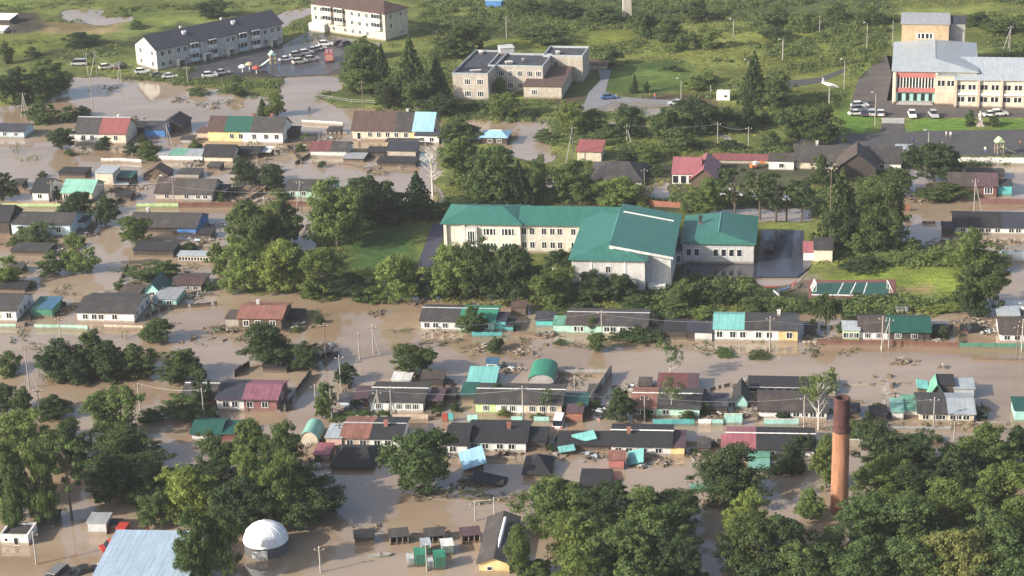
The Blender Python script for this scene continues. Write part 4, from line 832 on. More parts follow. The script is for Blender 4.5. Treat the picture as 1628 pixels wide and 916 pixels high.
# front row
H('house with half terracotta half black roof, pink and white walls', 544, 638, 713, 698, 675, 8, [(0, .47, 'brick'), (.47, 1, 'black')], [(0, .47, 'peach'), (.47, 1, 'white')], [.14, .36, .6, .78], lm='the half-terracotta house', ridge='lgrey', chim=[(.7, .4)])
SH('pale pink low annex left of the half-terracotta house', 519, 544, 713, 698, 690, 5, 'lgrey', 'pink', name='annex')
H('pale rounded greenhouse tunnel left of the half-terracotta house', 477, 506, 708, 702, 690, 5, 'mintroof', 'cream', [.4], kind='arch', h=.5, hr=1.9, name='greenhouse', lm='the rounded greenhouse')
SH('low pink hut in front of the rounded greenhouse', 500, 523, 734, 725, 714, 4, 'rose', 'pink', name='hut')
H('black tent-shaped hut roof rising from the water', 528, 590, 748, 744, 716, 8, 'black', 'dwood', (), kind='hip', h=.5, hr=1.7, a=1.6, name='sunken_hut', lm='the black sunken roof')
H('near black-roofed white house end with one window', 711, 743, 724, 708, 680, 8, 'black', 'white', [.3], lm='the white house end')
H('black-roofed house with mint and white wall, four windows', 743, 836, 719, 704, 681, 8, 'black', [(0, .3, 'aqua'), (.3, 1, 'white')], [.12, .31, .56, .76], lm='the mint-and-white front house', chim=[(.68, .45)])
SH('black lean-to at the right of mint-and-white front house', 836, 868, 716, 703, 692, 5, 'black', 'dwood', name='lean_to')
H('small black-hipped hut with a white strip, alone in water', 833, 873, 761, 756, 736, 6, 'black', 'dwood', (), kind='hip', h=.75, hr=2.1, a=2.3, name='sunken_hut', lm='the small black hut')
H('black-roofed house with white wall and yellow right porch', 972, 1066, 725, 711, 687, 8, 'black', 'white', [.12, .3, .55, .8], lm='the yellow-porched house', ridge='white', chim=[(.28, .4)])
SH('dark plum roof on the yellow porch', 1066, 1088, 726, 713, 697, 6, 'plum', 'yellow', name='porch_annex')
SH('black shed left of the yellow-porched house', 886, 908, 716, 710, 702, 5, 'black', 'dwood')
SH('black shed behind the tilted turquoise roof sheet', 908, 968, 717, 710, 700, 5, 'black', 'dwood')
SH('pinkish brick cube shed standing in the water', 968, 992, 747, 733, 731, 3, 'brick', 'rose', name='shed', lm='the brick cube shed')
H('house with a rose roof end and black roof, white wall', 1157, 1294, 728, 716, 692, 8, [(0, .33, 'rose'), (.33, 1, 'black')], 'white', [.16, .25, .42, .55, .72, .86], lm='the rose-ended house', ridge='white')
SH('small rose lean-to left of the rose-ended house', 1148, 1160, 722, 712, 707, 4, 'rose', 'white', name='lean_to')
SH('green-grey shed in front of the rose-ended house', 1192, 1222, 736, 728, 722, 4, 'seagreen', 'tan')
SH('pale mint roof afloat right of the spreading conifer', 1192, 1222, 752, 747, 739, 4, 'mintroof', 'mint')
H('black ridge of a roof among the front trees', 924, 968, 780, 777, 766, 6, 'black', 'dwood', (), name='sunken_hut', h=.6)
# right middle
H('broad dark grey hipped roof behind the school trees', 935, 1020, 296, 290, 258, 14, 'slate', 'grey', (), kind='hip', a=4, h=1.2, hr=2.6, lm='the broad grey hipped roof', name='house')
H('rose-red roofed pavilion with white posts', 1070, 1112, 295, 277, 252, 9, 'rose', 'white', [(.1, 1.4, 1.5, 2, 0), (.4, 1.4, 1.5, 2, 0), (.7, 1.4, 1.5, 2, 0)], name='pavilion', lm='the rose-red pavilion')
H('rose-red gable wing joined to the pavilion', 1098, 1138, 298, 286, 250, 13, 'rose', 'wood', (), kind='front', hr=2.2, name='wing_building')
SH('long dark red low roof right of the rose-red pavilion', 1132, 1222, 262, 256, 247, 4, 'red', 'tan', name='shelter', lm='the long dark red roof')
SH('white-walled store with a grey roof behind thin trees', 1222, 1262, 272, 258, 250, 6, 'slatebrown', 'white', [.5], name='store')
H('cream-walled building under a wide dark slate roof', 1264, 1432, 272, 259, 234, 10, [(0, .5, 'slate2'), (.5, 1, 'slate')], [(0, .7, 'cream'), (.7, 1, 'white')], [.22, .33, .46, .82], lm='the wide slate building', chim=[(.2, .5)])
H('tall dark gable wing of the wide slate building', 1331, 1392, 285, 268, 235, 9, 'slatebrown', 'dwood', (), kind='front', hr=3.2, name='wing_building')
SH('low white shed behind the wide slate building', 1424, 1452, 252, 240, 237, 4, 'lgrey', 'white', [.5])
H('house with a maroon-brown roof and one white window', 1508, 1584, 313, 297, 277, 8, [(0, .5, 'slatebrown'), (.5, 1, 'plum')], [(0, .7, 'wood'), (.7, 1, 'maroon')], [(.83, 1.5, 1.9, 1.6, 2)], lm='the maroon-brown-roofed house')
SH('dark teal porch right of the maroon-brown-roofed house', 1585, 1608, 312, 297, 288, 4, 'slate', 'teal', name='porch_annex')
SH('small dark shed behind the maroon-brown-roofed house', 1538, 1596, 286, 279, 273, 4, 'slate', 'dwood')
H('long black-roofed house with a white wall, right edge', 1516, 1700, 374, 363, 340, 9, [(0, .42, 'black'), (.42, 1, 'navy')], 'white', [.08, .16, .24, .30, .38, .5, .56], lm='the long black-roofed house')
SH('black lean-to left of the long black-roofed house', 1498, 1517, 378, 366, 358, 4, 'black', 'dwood', name='lean_to')
H('small kiosk with a rose roof and white wall', 1277, 1294, 417, 403, 391, 4, 'rose', 'white', (), kind='shed', hr=.8, name='kiosk', lm='the rose-roofed kiosk', oh=.15)
H('bright cream booth with a dark green-grey roof', 1294, 1323, 419, 399, 384, 5, 'slate', 'cream', (), kind='shed', hr=.7, name='kiosk', oh=.2)
SH('white utility box at the edge of the wooded bank', 454, 465, 462, 453, 450, 1.2, 'lgrey', 'lgrey', name='utility_box')
SH('dark blue shed under the tall bush right of the court', 1530, 1544, 500, 486, 483, 2.5, 'navy', 'navy')
SH('white caravan parked on the green meadow', 1139, 1160, 162, 149, 147, 2.4, 'white', 'white', [(.7, 1.5, .9, .7, 0)], name='caravan', oh=.05, lm='the white caravan')
# bottom edge
H('wide light-blue metal warehouse roof cut by the bottom edge', 152, 300, 940, 917, 868, 12, 'paleblue', 'lblue', (), kind='shed', hr=.8, name='warehouse', lm='the light-blue warehouse', h=2.3, oh=.2)
H('small white flat-roofed pump house with a dark doorway', 2, 46, 867, 849, 844, 4, 'slate', 'white', [(.2, .9, .5, .5, 0), (.56, .65, .75, 1.3, 0)], kind='flat', name='pump_house', parapet=.35, lm='the white pump house', h=1.4, ridge='white')
SH('silver corrugated metal shed standing in brown water', 141, 170, 850, 833, 829, 2.8, 'grey', 'silver', (), lm='the silver shed', name='shed')
SH('low dark wooden trailer beside the silver shed', 173, 190, 847, 839, 836, 2, 'slate', 'dwood', name='trailer')
SH('black open-backed truck body under the left trees', 58, 88, 840, 829, 823, 3, 'black', 'dark', name='truck_body')
H('ruined building with a caved dark roof and yellow end wall', 762, 810, 912, 893, 848, 14, 'slate2', 'yellow', [(.35, .8, .8, .6, 0)], kind='front', h=1.7, hr=.8, name='ruined_building', lm='the ruined yellow building')
# ---------------------------------------------------------------- fences
F = fence
F('pale yellow-green board fence in front of the bright-green-roofed house', [(4, 331), (97, 331)], 1.0, 'lime', top='yellow')
F('lime yellow board fence left of the brick-red fence', [(217, 331), (284, 331)], 1.1, 'lime')
F('brick-brown board fence below the brown-grey-roofed house', [(285, 331), (388, 330)], 1.3, 'darkbrick')
F('brick-red board fence in front of the slate-roofed mint house', [(450, 329), (506, 329)], 1.3, 'darkbrick')
F('long white plank fence right of the half-red-roofed house', [(161, 258), (196, 258), (225, 260)], 1.0, 'white')
F('white plank fence left of the long cream house', [(480, 196), (545, 200)], .9, 'white')
F('mint green board fence in front of the charcoal-roofed white house', [(55, 524), (100, 524), (140, 526)], 1.0, 'mint')
F('cream board fence right of the mint green fence', [(166, 523), (228, 525)], .9, 'cream')
F('short mint fence at the left edge', [(-10, 522), (26, 522)], .9, 'mint')
F('teal board fence under the half-green-roofed house', [(750, 537), (798, 537)], 1.1, 'teal')
F('long dark leaning plank fence along the flooded side lane', [(494, 597), (470, 630), (453, 655)], 1.2, 'dwood', gap=True)
F('pale plank fence below the white house with slate roof', [(624, 670), (681, 670)], 1.3, 'peach')
F('red iron gate left of the teal gates', [(703, 671), (712, 671)], 1.5, 'red', name='gate', cat='gate')
F('narrow teal gate beside the red iron gate', [(713, 671), (721, 671)], 1.6, 'teal', name='gate', cat='gate')
F('wide turquoise gate in front of the lime-walled house', [(743, 673), (760, 673)], 1.5, 'aqua', name='gate', cat='gate')
F('seagreen board fence left of the white car', [(813, 673), (831, 673)], 1.2, 'aqua'); F('second seagreen fence panel nearest the white car', [(849, 673), (873, 673)], 1.2, 'aqua')
F('grey plank fence along the yard of the green arched shed', [(971, 596), (955, 620), (938, 645)], 1.9, 'grey')
F('grey plank fence across the back of the arched shed yard', [(888, 596), (970, 596)], 1.0, 'grey')
F('emerald green fence in front of the half-brick-roofed house', [(1038, 678), (1104, 678)], 1.3, 'teal')
F('white fence panel between green fence and turquoise gate', [(1110, 677), (1131, 677)], 1.2, 'white'); F('turquoise fence panel next to the white panel', [(1132, 677), (1150, 677)], 1.2, 'aqua')
F('pale turquoise gate with a roof beam', [(1151, 676), (1180, 676)], 1.9, 'aqua', name='gate', cat='gate', top='white')
F('pale aqua board fence left of the tall brick chimney', [(1214, 678), (1270, 678)], 1.2, 'aqua', top='white')
F('dark brick-red board fence before the slate-and-green house', [(1300, 549), (1400, 550), (1524, 554)], 1.1, 'darkbrick')
F('dark green board fence at the right of the brick-red fence', [(1525, 554), (1640, 556)], 1.1, 'green')
F('red plank fence below the maroon-brown-roofed house', [(1556, 325), (1640, 326)], 1.3, 'dullmaroon')
F('short red gate beside the flooded lane by big conifers', [(1430, 336), (1447, 336)], 1.5, 'brick', name='gate', cat='gate')
F('long white concrete fence along the village square', [(1522, 262), (1700, 263)], 1.5, 'white', z=ZL)
F('red plank fence slanting down from the dark pole', [(1013, 322), (1040, 330), (1085, 333)], 1.3, 'brick', z=ZL)
F('pale wire fence round the triangular lawn', [(509, 158), (560, 166), (640, 170), (670, 178)], 1.1, 'lgrey', z=ZL, rails=True)
F('grey footbridge railing in front of the pale-grey-roofed house', [(1398, 683), (1512, 684)], .5, 'lblue', name='railing', cat='railing')
F('weathered dark plank fence across the flooded lot', [(232, 507), (262, 493), (345, 486)], .8, 'dwood', gap=True)
F('low broken plank fence in the road by three black posts', [(1545, 572), (1640, 574)], .45, 'wood', gap=True)
F('white low wall strip behind the rose-ended house', [(1090, 706), (1140, 706)], .6, 'white', posts=False, name='wall', cat='wall')
F('white low wall strip right of the rose-ended house', [(1298, 703), (1390, 704)], .6, 'white', posts=False, name='wall', cat='wall')
F('long grey plank fence behind the small white shed', [(655, 603), (700, 602)], .7, 'wood', gap=True)
F('thin wooden rail fence in the flooded yard by the big conifers', [(1440, 356), (1500, 356)], .6, 'wood', gap=True)
F('sunken dark plank fence below the cottage row', [(540, 560), (515, 580)], .6, 'dwood', gap=True)
F('low dark fence remains below the big single tree', [(640, 788), (700, 792), (800, 796), (840, 797)], .35, 'dwood', gap=True)
F('black plank fence behind the left trees of the magenta house', [(396, 584), (372, 600)], 1.3, 'dwood')
F('dark green mesh fence by the thin trees', [(1210, 357), (1276, 357)], 1.2, 'dwood', z=ZL, rails=True)
# ---------------------------------------------------------------- poles
for a in [(140.5, 122, 84, None), (155, 121, 81, -13), (193, 130, 98, -7), (148, 176, 123, None), (40, 184, 147, (-7, 7)), (267, 231, 198, 10), (299, 135, 106, None), (911, 262, 202, -13), (997, 226, 200, (8,)), (1141, 230, 196, None), (1190, 236, 203, None),
          (480, 340, 288, (-11,)), (84, 320, 288, None), (278, 330, 283, None), (47, 618, 552, None), (223, 652, 610, None), (325, 668, 618, None), (98, 552, 505, None), (594, 562, 518, 12), (572, 571, 530, None), (542, 614, 566, None), (528, 668, 620, None), (503, 655, 612, None),
          (601, 660, 622, (-15, 8)), (623, 668, 615, None), (832, 668, 615, None), (914, 640, 600, None), (1025, 670, 632, None), (1278, 680, 632, None), (1484, 680, 634, None), (1413, 553, 508, -15), (1402, 558, 505, None), (1624, 558, 510, None), (1548, 344, 287, 17), (1516, 712, 672, None), (58, 897, 846, None), (756, 828, 799, None), (787, 838, 792, None),
          (679, 908, 866, None), (510, 910, 870, None), (1605, 86, 44, (-15, -4)), (805.5, 62, 26, None), (957, 545, 495, None), (1224, 560, 505, None), (582, 214, 192, None)]:
    pole(a[0], a[1], a[2], a[3])
for a in [(65, 670, 618), (519, 582, 515), (1319, 394, 272), (1025, 322, 270), (1616, 572, 520), (22, 66, 38), (541, 700, 672), (1423, 640, 622), (578, 180, 130)]: pole(*a, dark=True)
for a in [(1166, 73, 32), (1378, 82, 38), (1342, 142, 96), (1391, 200, 149), (1083, 162, 126), (1476, 232, 208), (1190, 120, 96), (1244, 96, 64)]: pole(*a, lamp=True, z=ZL)
for a in [(1419, 74, 34), (1245, 94, 63), (1303, 56, 26), (1130, 155, 136)]: pole(*a, z=ZL, cross=False)
# wires
LASTW = [None]
def wire(label, a, b, ha, hb, sag=.8):
    A = P(*a); B = P(*b); A.z = ha; B.z = hb; m = MB(); p = A
    for i in range(1, 13):
        t = i/12; q = A.lerp(B, t)-Vector((0, 0, sag*4*t*(1-t))); m.tube(p, q, .022, n=4, cap=False); p = q
    LASTW[0] = m.build('power_line', METAL); tag(LASTW[0], label, 'power line', 'power lines over the village')
wire('power line over the water left of the white stalls', (640, 826), (756, 828), 5, 3.4); wire('power line from the short pole to its right neighbour', (756, 828), (787, 838), 3.4, 4.6, .2)
wire('power line between the lattice pole and lime-walled house', (601, 660), (832, 668), 4.5, 5.5); wire('power line over the road by turquoise-roofed house', (957, 545), (1224, 560), 5.5, 6)
wire('power line towards the slate-and-green house', (1224, 560), (1402, 558), 6, 5.6); wire('power line left of the tall brick chimney', (1025, 670), (1278, 680), 4.4, 5.2); wire('power line among the left pines', (120, 800), (230, 790), 7, 6)
wire('power line across the slate-roofed mint house', (278, 330), (480, 340), 5, 5.2)
# ---------------------------------------------------------------- cars
PAINT = {k: M('paint_'+k, c, .3, .05) for k, c in {'white': (.72, .72, .72), 'silver': (.40, .41, .43), 'black': (.025, .025, .03), 'navy': (.04, .05, .09), 'red': (.42, .045, .035), 'blue': (.07, .16, .36), 'grey': (.16, .165, .17), 'cream': (.66, .62, .52)}.items()}
def car_meshes(kind):
    if kind == 'sedan': L, Wd, bh = 4.4, 1.72, .82; cab = [(-1.55, .82), (-1.0, 1.40), (.35, 1.42), (1.05, .84)]
    elif kind == 'suv': L, Wd, bh = 4.5, 1.8, 1.0; cab = [(-2.0, 1.0), (-1.62, 1.62), (.2, 1.64), (1.0, 1.02)]
    else: L, Wd, bh = 4.6, 1.75, 1.0; cab = [(-2.25, 1.0), (-2.2, 1.92), (1.2, 1.92), (1.95, 1.0)]
    x0, x1 = -L/2, L/2
    b = MB(); b.prism([(x0+.05, .32), (x0, .6), (x0+.08, bh), (.95, bh+.02), (x1-.12, bh-.14), (x1, .62), (x1-.04, .32)], -Wd/2, Wd/2, 'y')
    body = b.mesh('body', PAINT['white']); bm = bmesh.new(); bm.from_mesh(body); bmesh.ops.bevel(bm, geom=bm.edges[:], offset=.06, segments=2, affect='EDGES'); bm.to_mesh(body); bm.free()
    r = MB(); q = [(cab[1][0]+.08, cab[1][1]-.02), (cab[1][0]+.12, cab[1][1]+.05), (cab[2][0]-.1, cab[2][1]+.05), (cab[2][0]+.02, cab[2][1]-.02)]; r.prism(q, -Wd*.42, Wd*.42, 'y')
    for y in (-Wd*.43, Wd*.43-.05):
        for xx in (cab[0][0]+.15, -.45, cab[3][0]-.3): r.add([(xx, y, bh), (xx+.12, y, bh), (xx*.8+.12, y*.97+.02, cab[1][1]-.01), (xx*.8, y*.97+.02, cab[1][1]-.01)], [(0, 1, 2, 3)])
    roof = r.mesh('roof', PAINT['white'])
    g = MB(); g.prism([(cab[0][0], cab[0][1]), cab[1], cab[2], (cab[3][0], cab[3][1])], -Wd*.425, Wd*.425, 'y'); glass = g.mesh('windows', GLASS)
    w = MB(); w.lathe([(.0, -.1), (.31, -.1), (.33, -.06), (.33, .06), (.31, .1), (0, .1)], 14); wh = w.mesh('wheel', RUBBER)
    l = MB(); l.box(-.02, -.2, -.08, .03, .2, .08); hl = l.mesh('headlight', FRAME)
    t = MB(); t.box(-.03, -.18, -.1, .02, .18, .1); tl = t.mesh('tail_light', PAINT['red'])
    return L, Wd, bh, body, roof, glass, wh, hl, tl
CARM = {k: car_meshes(k) for k in ('sedan', 'suv', 'van')}
def car(label, u, v, ang, kind='sedan', col='white', z=ZL+.03, sink=0, roll=0, name=None):
    L, Wd, bh, body, roof, glass, wh, hl, tl = CARM[kind]; A = P(u, v, z); A.z = z-sink
    root = thing(name or ('parked_van' if kind == 'van' else 'parked_car'), label, 'van' if kind == 'van' else 'car', A, R(ang), 'cars parked or stranded in the village'); root.rotation_euler = (R(roll), 0, R(ang))
    for nme, me_ in (('body', body), ('roof', roof)):
        o = link(nme, me_, root); o.material_slots[0].link = 'OBJECT'; o.material_slots[0].material = PAINT[col]
    link('windows', glass, root)
    for sx in (-1, 1):
        for sy in (-1, 1):
            o = link('wheel', wh, root, (sx*L*.31, sy*(Wd/2-.06), .33)); o.rotation_euler = (R(90), 0, 0)
        link('headlight', hl, root, (L/2-.03, sx*Wd*.33, .68)); link('tail_light', tl, root, (-L/2+.03, sx*Wd*.36, .74))
    return root
car('white station wagon on the grass at the apartment gable', 227, 117, 12, 'suv'); car('dark car between two white cars below the apartment gable', 250, 122, 20, 'sedan', 'grey'); car('white sedan with dark windows by the pond edge', 270, 124, 8)
car('white covered car left of the apartment gable', 170, 110, 20, 'suv', 'cream'); car('black car behind the white covered car', 192, 108, 70, 'suv', 'black'); car('grey-white box van at the far left of the courtyard', 126, 104, 175, 'van', 'silver')
car('white car nearest the water in the courtyard', 334, 123, 12, 'suv'); car('silver car behind the courtyard white car nearest water', 353, 118, 14, 'sedan', 'silver')
for i, (u, v, a, k, c, l) in enumerate([(455, 97, 20, 'sedan', 'white', 'leftmost white car of the crowded row by the fire truck'), (473, 90, 22, 'suv', 'silver', 'silver off-roader second along the crowded car row'), (477, 101, 24, 'suv', 'cream', 'cream off-roader at the front of the crowded car row'), (487, 87, 25, 'suv', 'white', 'white off-roader in the middle of the crowded car row'),
    (499, 82, 26, 'sedan', 'silver', 'silver sedan near the top of the crowded car row'), (518, 73, 5, 'suv', 'white', 'farthest white car, behind the fire truck'), (496, 97, 18, 'suv', 'silver', 'silver car just left of the fire truck'), (507, 80, 25, 'sedan', 'white', 'white sedan touching the rear of the fire truck'), (540, 71, 30, 'sedan', 'black', 'black car right of the fire truck'), (552, 73, 35, 'suv', 'navy', 'navy car nearest the brown-roofed apartment block'),
    (1367, 171, 8, 'suv', 'white', 'white car farthest in the car cluster by the lawn'), (1366, 177, 8, 'suv', 'grey', 'grey off-roader in the car cluster by the lawn'), (1362, 183, 6, 'sedan', 'white', 'white sedan nearest in the car cluster by the lawn'), (1374, 183, 80, 'sedan', 'navy', 'navy sedan squeezed among the car cluster'), (1386, 183, 85, 'suv', 'silver', 'silver car left of the landing steps'), (1400, 183, 82, 'sedan', 'white', 'white car with black bonnet by the landing steps'),
    (1450, 186, -95, 'suv', 'white', 'white car facing away on the right of the steps'), (1484, 186, -88, 'suv', 'silver', 'silver car between the steps and the statue'), (1576, 185, 4, 'sedan', 'white', 'white sedan behind the pale statue'), (1588, 184, 2, 'suv', 'white', 'white car tail-to-tail with the sedan behind statue'),
    (1075, 167, 175, 'sedan', 'silver', 'silver car on the gravel track'), (1224, 396, 75, 'suv', 'black', 'black off-roader in the shaded school yard'), (967, 157, 10, 'sedan', 'blue', 'blue car on the grey footpath')]): car(l, u, v, a, k, c)
car('blue car half sunk beside the plum lean-to', 568, 645, 15, 'sedan', 'blue', 0, .5); car('white van roof showing beside the brick-red shed', 889, 672, 80, 'van', 'white', 0, .6); car('black flooded off-roader among rubble on the right', 1555, 526, 10, 'suv', 'black', 0, .5)
car('red car half under water by the light-blue warehouse', 183, 868, 30, 'sedan', 'red', 0, .45, 8); car('grey flooded van at the bottom edge', 94, 914, 70, 'van', 'grey', 0, .7); car('black sunken car left of the light-blue warehouse', 136, 908, 35, 'sedan', 'black', 0, .6)
car('dark car standing in water by round shrubs', 522, 566, 15, 'sedan', 'navy', 0, .4); car('white-backed car in the arched shed lane', 956, 659, 60, 'sedan', 'silver', 0, .5); car('red car under the dark trees above the lawn', 622, 333, 10, 'van', 'red', ZL)
car('white car behind thin trees left of the big conifers', 1240, 320, 5, 'suv', 'white', ZL); car('second white vehicle behind the thin trees', 1192, 315, 2, 'sedan', 'white', ZL); car('third white vehicle farther left behind thin trees', 1160, 312, 5, 'suv', 'white', ZL)
# fire truck
ft = thing('fire_truck', 'red fire truck parked beside the crowded white cars', 'fire truck', P(524, 96, ZL), R(95)); m = MB(); m.box(-3.2, -1.2, .5, 1.3, 1.2, 2.7); m.build('body', PAINT['red'], ft); m = MB(); m.prism([(1.32, .5), (3.2, .5), (3.2, 1.6), (2.9, 2.6), (1.32, 2.6)], -1.15, 1.15, 'y'); m.build('cab', PAINT['red'], ft)
m = MB(); m.box(-3.22, -1.215, 1.35, 1.28, 1.215, 1.6); m.build('stripe', FRAME, ft); m = MB(); m.prism([(2.2, 1.62), (3.22, 1.62), (2.94, 2.4), (2.2, 2.4)], -1.17, 1.17, 'y'); m.build('windows', GLASS, ft); m = MB(); m.box(-2.8, -.8, 2.72, .9, -.3, 2.9); m.box(-2.8, .3, 2.72, .9, .8, 2.9); m.build('ladder', METAL, ft)
m = MB(); m.box(-3.26, -1.0, .7, -3.21, 1.0, 2.4); m.build('rear_shutter', M('shutter', (.5, .25, .22), .5), ft)
wm_ = CARM['suv'][6]
for x in (-2.0, 2.3):
    for y in (-1.1, 1.1): o = link('wheel', wm_, ft, (x, y, .5), 0, (1.5, 1.5, 1.5)); o.rotation_euler = (R(90), 0, 0)
# red and white crane truck in the water, bottom left
tr = thing('flooded_truck', 'red and white cab truck standing in brown water', 'truck', P(208, 850, 0), R(170)); m = MB(); m.prism([(.4, -.3), (2.2, -.3), (2.2, .6), (1.9, 1.5), (.4, 1.5)], -1, 1, 'y'); m.build('cab', PAINT['red'], tr); m = MB(); m.prism([(1.3, .65), (2.22, .65), (1.96, 1.3), (1.3, 1.3)], -1.02, 1.02, 'y'); m.build('windows', GLASS, tr); m = MB(); m.box(-2.6, -1, .1, .3, 1, .35); m.box(-2.6, -1, .351, -2.5, 1, .9); m.box(-2.6, .9, .351, .3, 1, .9); m.build('flatbed', PAINT['red'], tr); m = MB(); m.box(.6, -1.03, -.2, 1.9, -1.005, .5); m.build('door', FRAME, tr)
# orange loader
ol = thing('loader', 'small orange loader beside the long dark red roof', 'loader', P(1201, 268, ZL), R(20)); m = MB(); m.box(-1.6, -.8, .5, .6, .8, 1.3); m.build('body', M('loader_orange', (.62, .17, .05), .5), ol); m = MB(); m.box(-.5, -.7, 1.301, .5, .7, 2.2); m.build('cab', FRAME, ol); m = MB(); m.tube((.5, 0, 1.1), (2.2, 0, 1.9), .12); m.box(2.1, -.9, 1.2, 2.7, .9, 1.9); m.build('bucket_arm', MATS['loader_orange'], ol)
for x in (-1.1, .4):
    for y in (-.8, .8): o = link('wheel', wm_, ol, (x, y, .5), 0, (1.4, 1.4, 1.4)); o.rotation_euler = (R(90), 0, 0)
ol.scale = (.75, .75, .75)
# monument aeroplane on its pylon
pl = thing('monument_airplane', 'white jet aeroplane monument tilted on a concrete pylon', 'monument', P(1318, 174, ZL)); hp = HH(174, 139); m = MB(); m.tube((0, 0, -.3), (0, 0, hp), .32, .2, 8); m.build('pylon', CONC, pl)
m = MB(); m.lathe([(0, -3.6), (.28, -3.2), (.45, -1.5), (.48, .8), (.36, 2.4), (.16, 3.4), (0, 3.7)], 12); fu = m.build('fuselage', PAINT['white'], pl, (.2, 0, hp+.5)); fu.rotation_euler = (0, R(100), R(-12))
m = MB(); m.prism([(-1.2, 3.4), (-.5, 3.4), (1.0, .3), (1.0, -.3), (-.5, -3.4), (-1.2, -3.4), (-.6, 0)], -.06, .06, 'z'); w = m.build('wing', PAINT['white'], pl, (.1, 0, hp+.45)); w.rotation_euler = (R(6), R(10), R(168))
m = MB(); m.prism([(-3.2, 0), (-1.9, 0), (-2.9, 1.0), (-3.4, 1.0)], -.05, .05, 'y'); w = m.build('tail_fin', PAINT['silver'], pl, (.1, 0, hp+.9)); w.rotation_euler = (0, R(10), R(-12)); m = MB(); m.prism([(-3.3, 1.3), (-2.9, 1.3), (-2.3, 0), (-2.9, -1.3), (-3.3, -1.3)], -.04, .04, 'z'); w = m.build('tailplane', PAINT['white'], pl, (.1, 0, hp+1.0)); w.rotation_euler = (0, R(10), R(-12))
# statue
pl.scale = (.62, .62, 1)
st = thing('statue', 'pale stone statue on a tall plinth in front of the hall', 'statue', P(1558, 200, ZL)); STN = M('pale_stone', (.52, .44, .40), .9, .15); m = MB(); m.box(-.9, -.9, -.3, .9, .9, .3); m.prism([(-.6, .301), (.6, .301), (.5, 1.6), (-.5, 1.6)], -.5, .5, 'y'); m.build('plinth', STN, st)
m = MB(); m.lathe([(.0, 1.6), (.42, 1.6), (.36, 2.3), (.46, 2.9), (.40, 3.15), (.14, 3.25), (.13, 3.32), (.2, 3.45), (.19, 3.62), (0, 3.75)], 12); m.tube((.4, 0, 3.0), (.55, -.1, 2.3), .12, .09); m.tube((-.4, 0, 3.0), (-.5, -.25, 2.4), .12, .09); m.build('figure', STN, st)
# water tower pillar, top
tw = thing('water_tower', 'pale square tower base at the top edge of the photo', 'tower', P(997, 29, ZL)); m = MB(); m.box(-1.3, -1.3, -.5, 1.3, 1.3, 9); m.build('shaft', wallm('tan'), tw); m = MB(); m.box(-1.32, -1.32, 2.5, -1.1, 1.31, 9.01); m.build('corner_strip', wallm('lgrey'), tw); m = MB(); m.box(-.4, -1.34, 0, .4, -1.301, 1.9); m.build('door', wallm('wood'), tw)
# cream tank
tk = thing('water_tank', 'round cream water tank under trees by the school wing', 'water tank', P(885, 438, ZL)); m = MB(); m.lathe([(0, 0), (1.1, 0), (1.1, 1.5), (1.02, 1.6), (.3, 1.75), (0, 1.75)], 20); m.build('tank', wallm('cream'), tk); m = MB(); m.tube((0, 0, 1.7), (0, 0, 2.0), .2); m.build('lid', METAL, tk)
# rounded white trailer tank on the right edge
rt_ = thing('tanker_trailer', 'long rounded white tank lying in the water, right edge', 'tank', P(1614, 412, 0)); m = MB(); m.lathe([(0, -3.4), (.8, -3.3), (1.1, -2.9), (1.1, 2.9), (.8, 3.3), (0, 3.4)], 18); o = m.build('tank', M('tank_white', (.55, .57, .55), .6, .2), rt_, (0, 0, .55)); o.rotation_euler = (0, R(90), R(-25)); m = MB(); m.tube((0, 0, 1.6), (0, 0, 1.95), .3, n=10); m.build('hatch', METAL, rt_)
# sports court goals
def goal(label, u, v, rz):
    g = thing('football_goal', label, 'goal', P(u, v, .31), rz); g.scale = (.8, .8, .8); m = MB()
    for y in (-1.5, 1.5): m.tube((0, y, 0), (0, y, 2.1), .07); m.tube((0, y, 2.1), (-.9, y, .05), .05); m.tube((0, y, .05), (-.9, y, .05), .05)
    m.tube((0, -1.5, 2.1), (0, 1.5, 2.1), .07); m.tube((-.9, -1.5, .05), (-.9, 1.5, .05), .05); m.build('frame', FRAME, g); n_ = MB()
    for i in range(9): y = -1.4+i*.35; n_.tube((0, y, 2.05), (-.88, y, .08), .02, n=4)
    for i in range(5): t = (i+.5)/5; n_.tube((-.9*t, -1.5, 2.1*(1-t)), (-.9*t, 1.5, 2.1*(1-t)), .02, n=4)
    n_.build('net', FRAME, g)
goal('white goal at the left end of the green court', 1296, 460, 0); goal('white goal at the right end of the green court', 1412, 462, R(180))
for i, (u, v, c) in enumerate([(1226, 462, 'red'), (1246, 466, 'blue'), (1262, 457, 'red'), (1234, 472, 'white')]):
    s = thing('play_bench', ['red seesaw left of the green court', 'blue swing frame left of the green court', 'red climbing frame nearest the green court', 'white bench below the red seesaw'][i], 'playground equipment', P(u, v, ZL), i*.6); m = MB(); m.tube((-1.2, 0, 0), (-1.1, 0, 1.0+.3*(i % 2)), .06); m.tube((1.2, 0, 0), (1.1, 0, 1.0+.3*(i % 2)), .06); m.build('frame', METAL, s); m = MB(); m.box(-1.4, -.18, .75, 1.4, .18, .85); m.build('seat', PAINT[c], s)
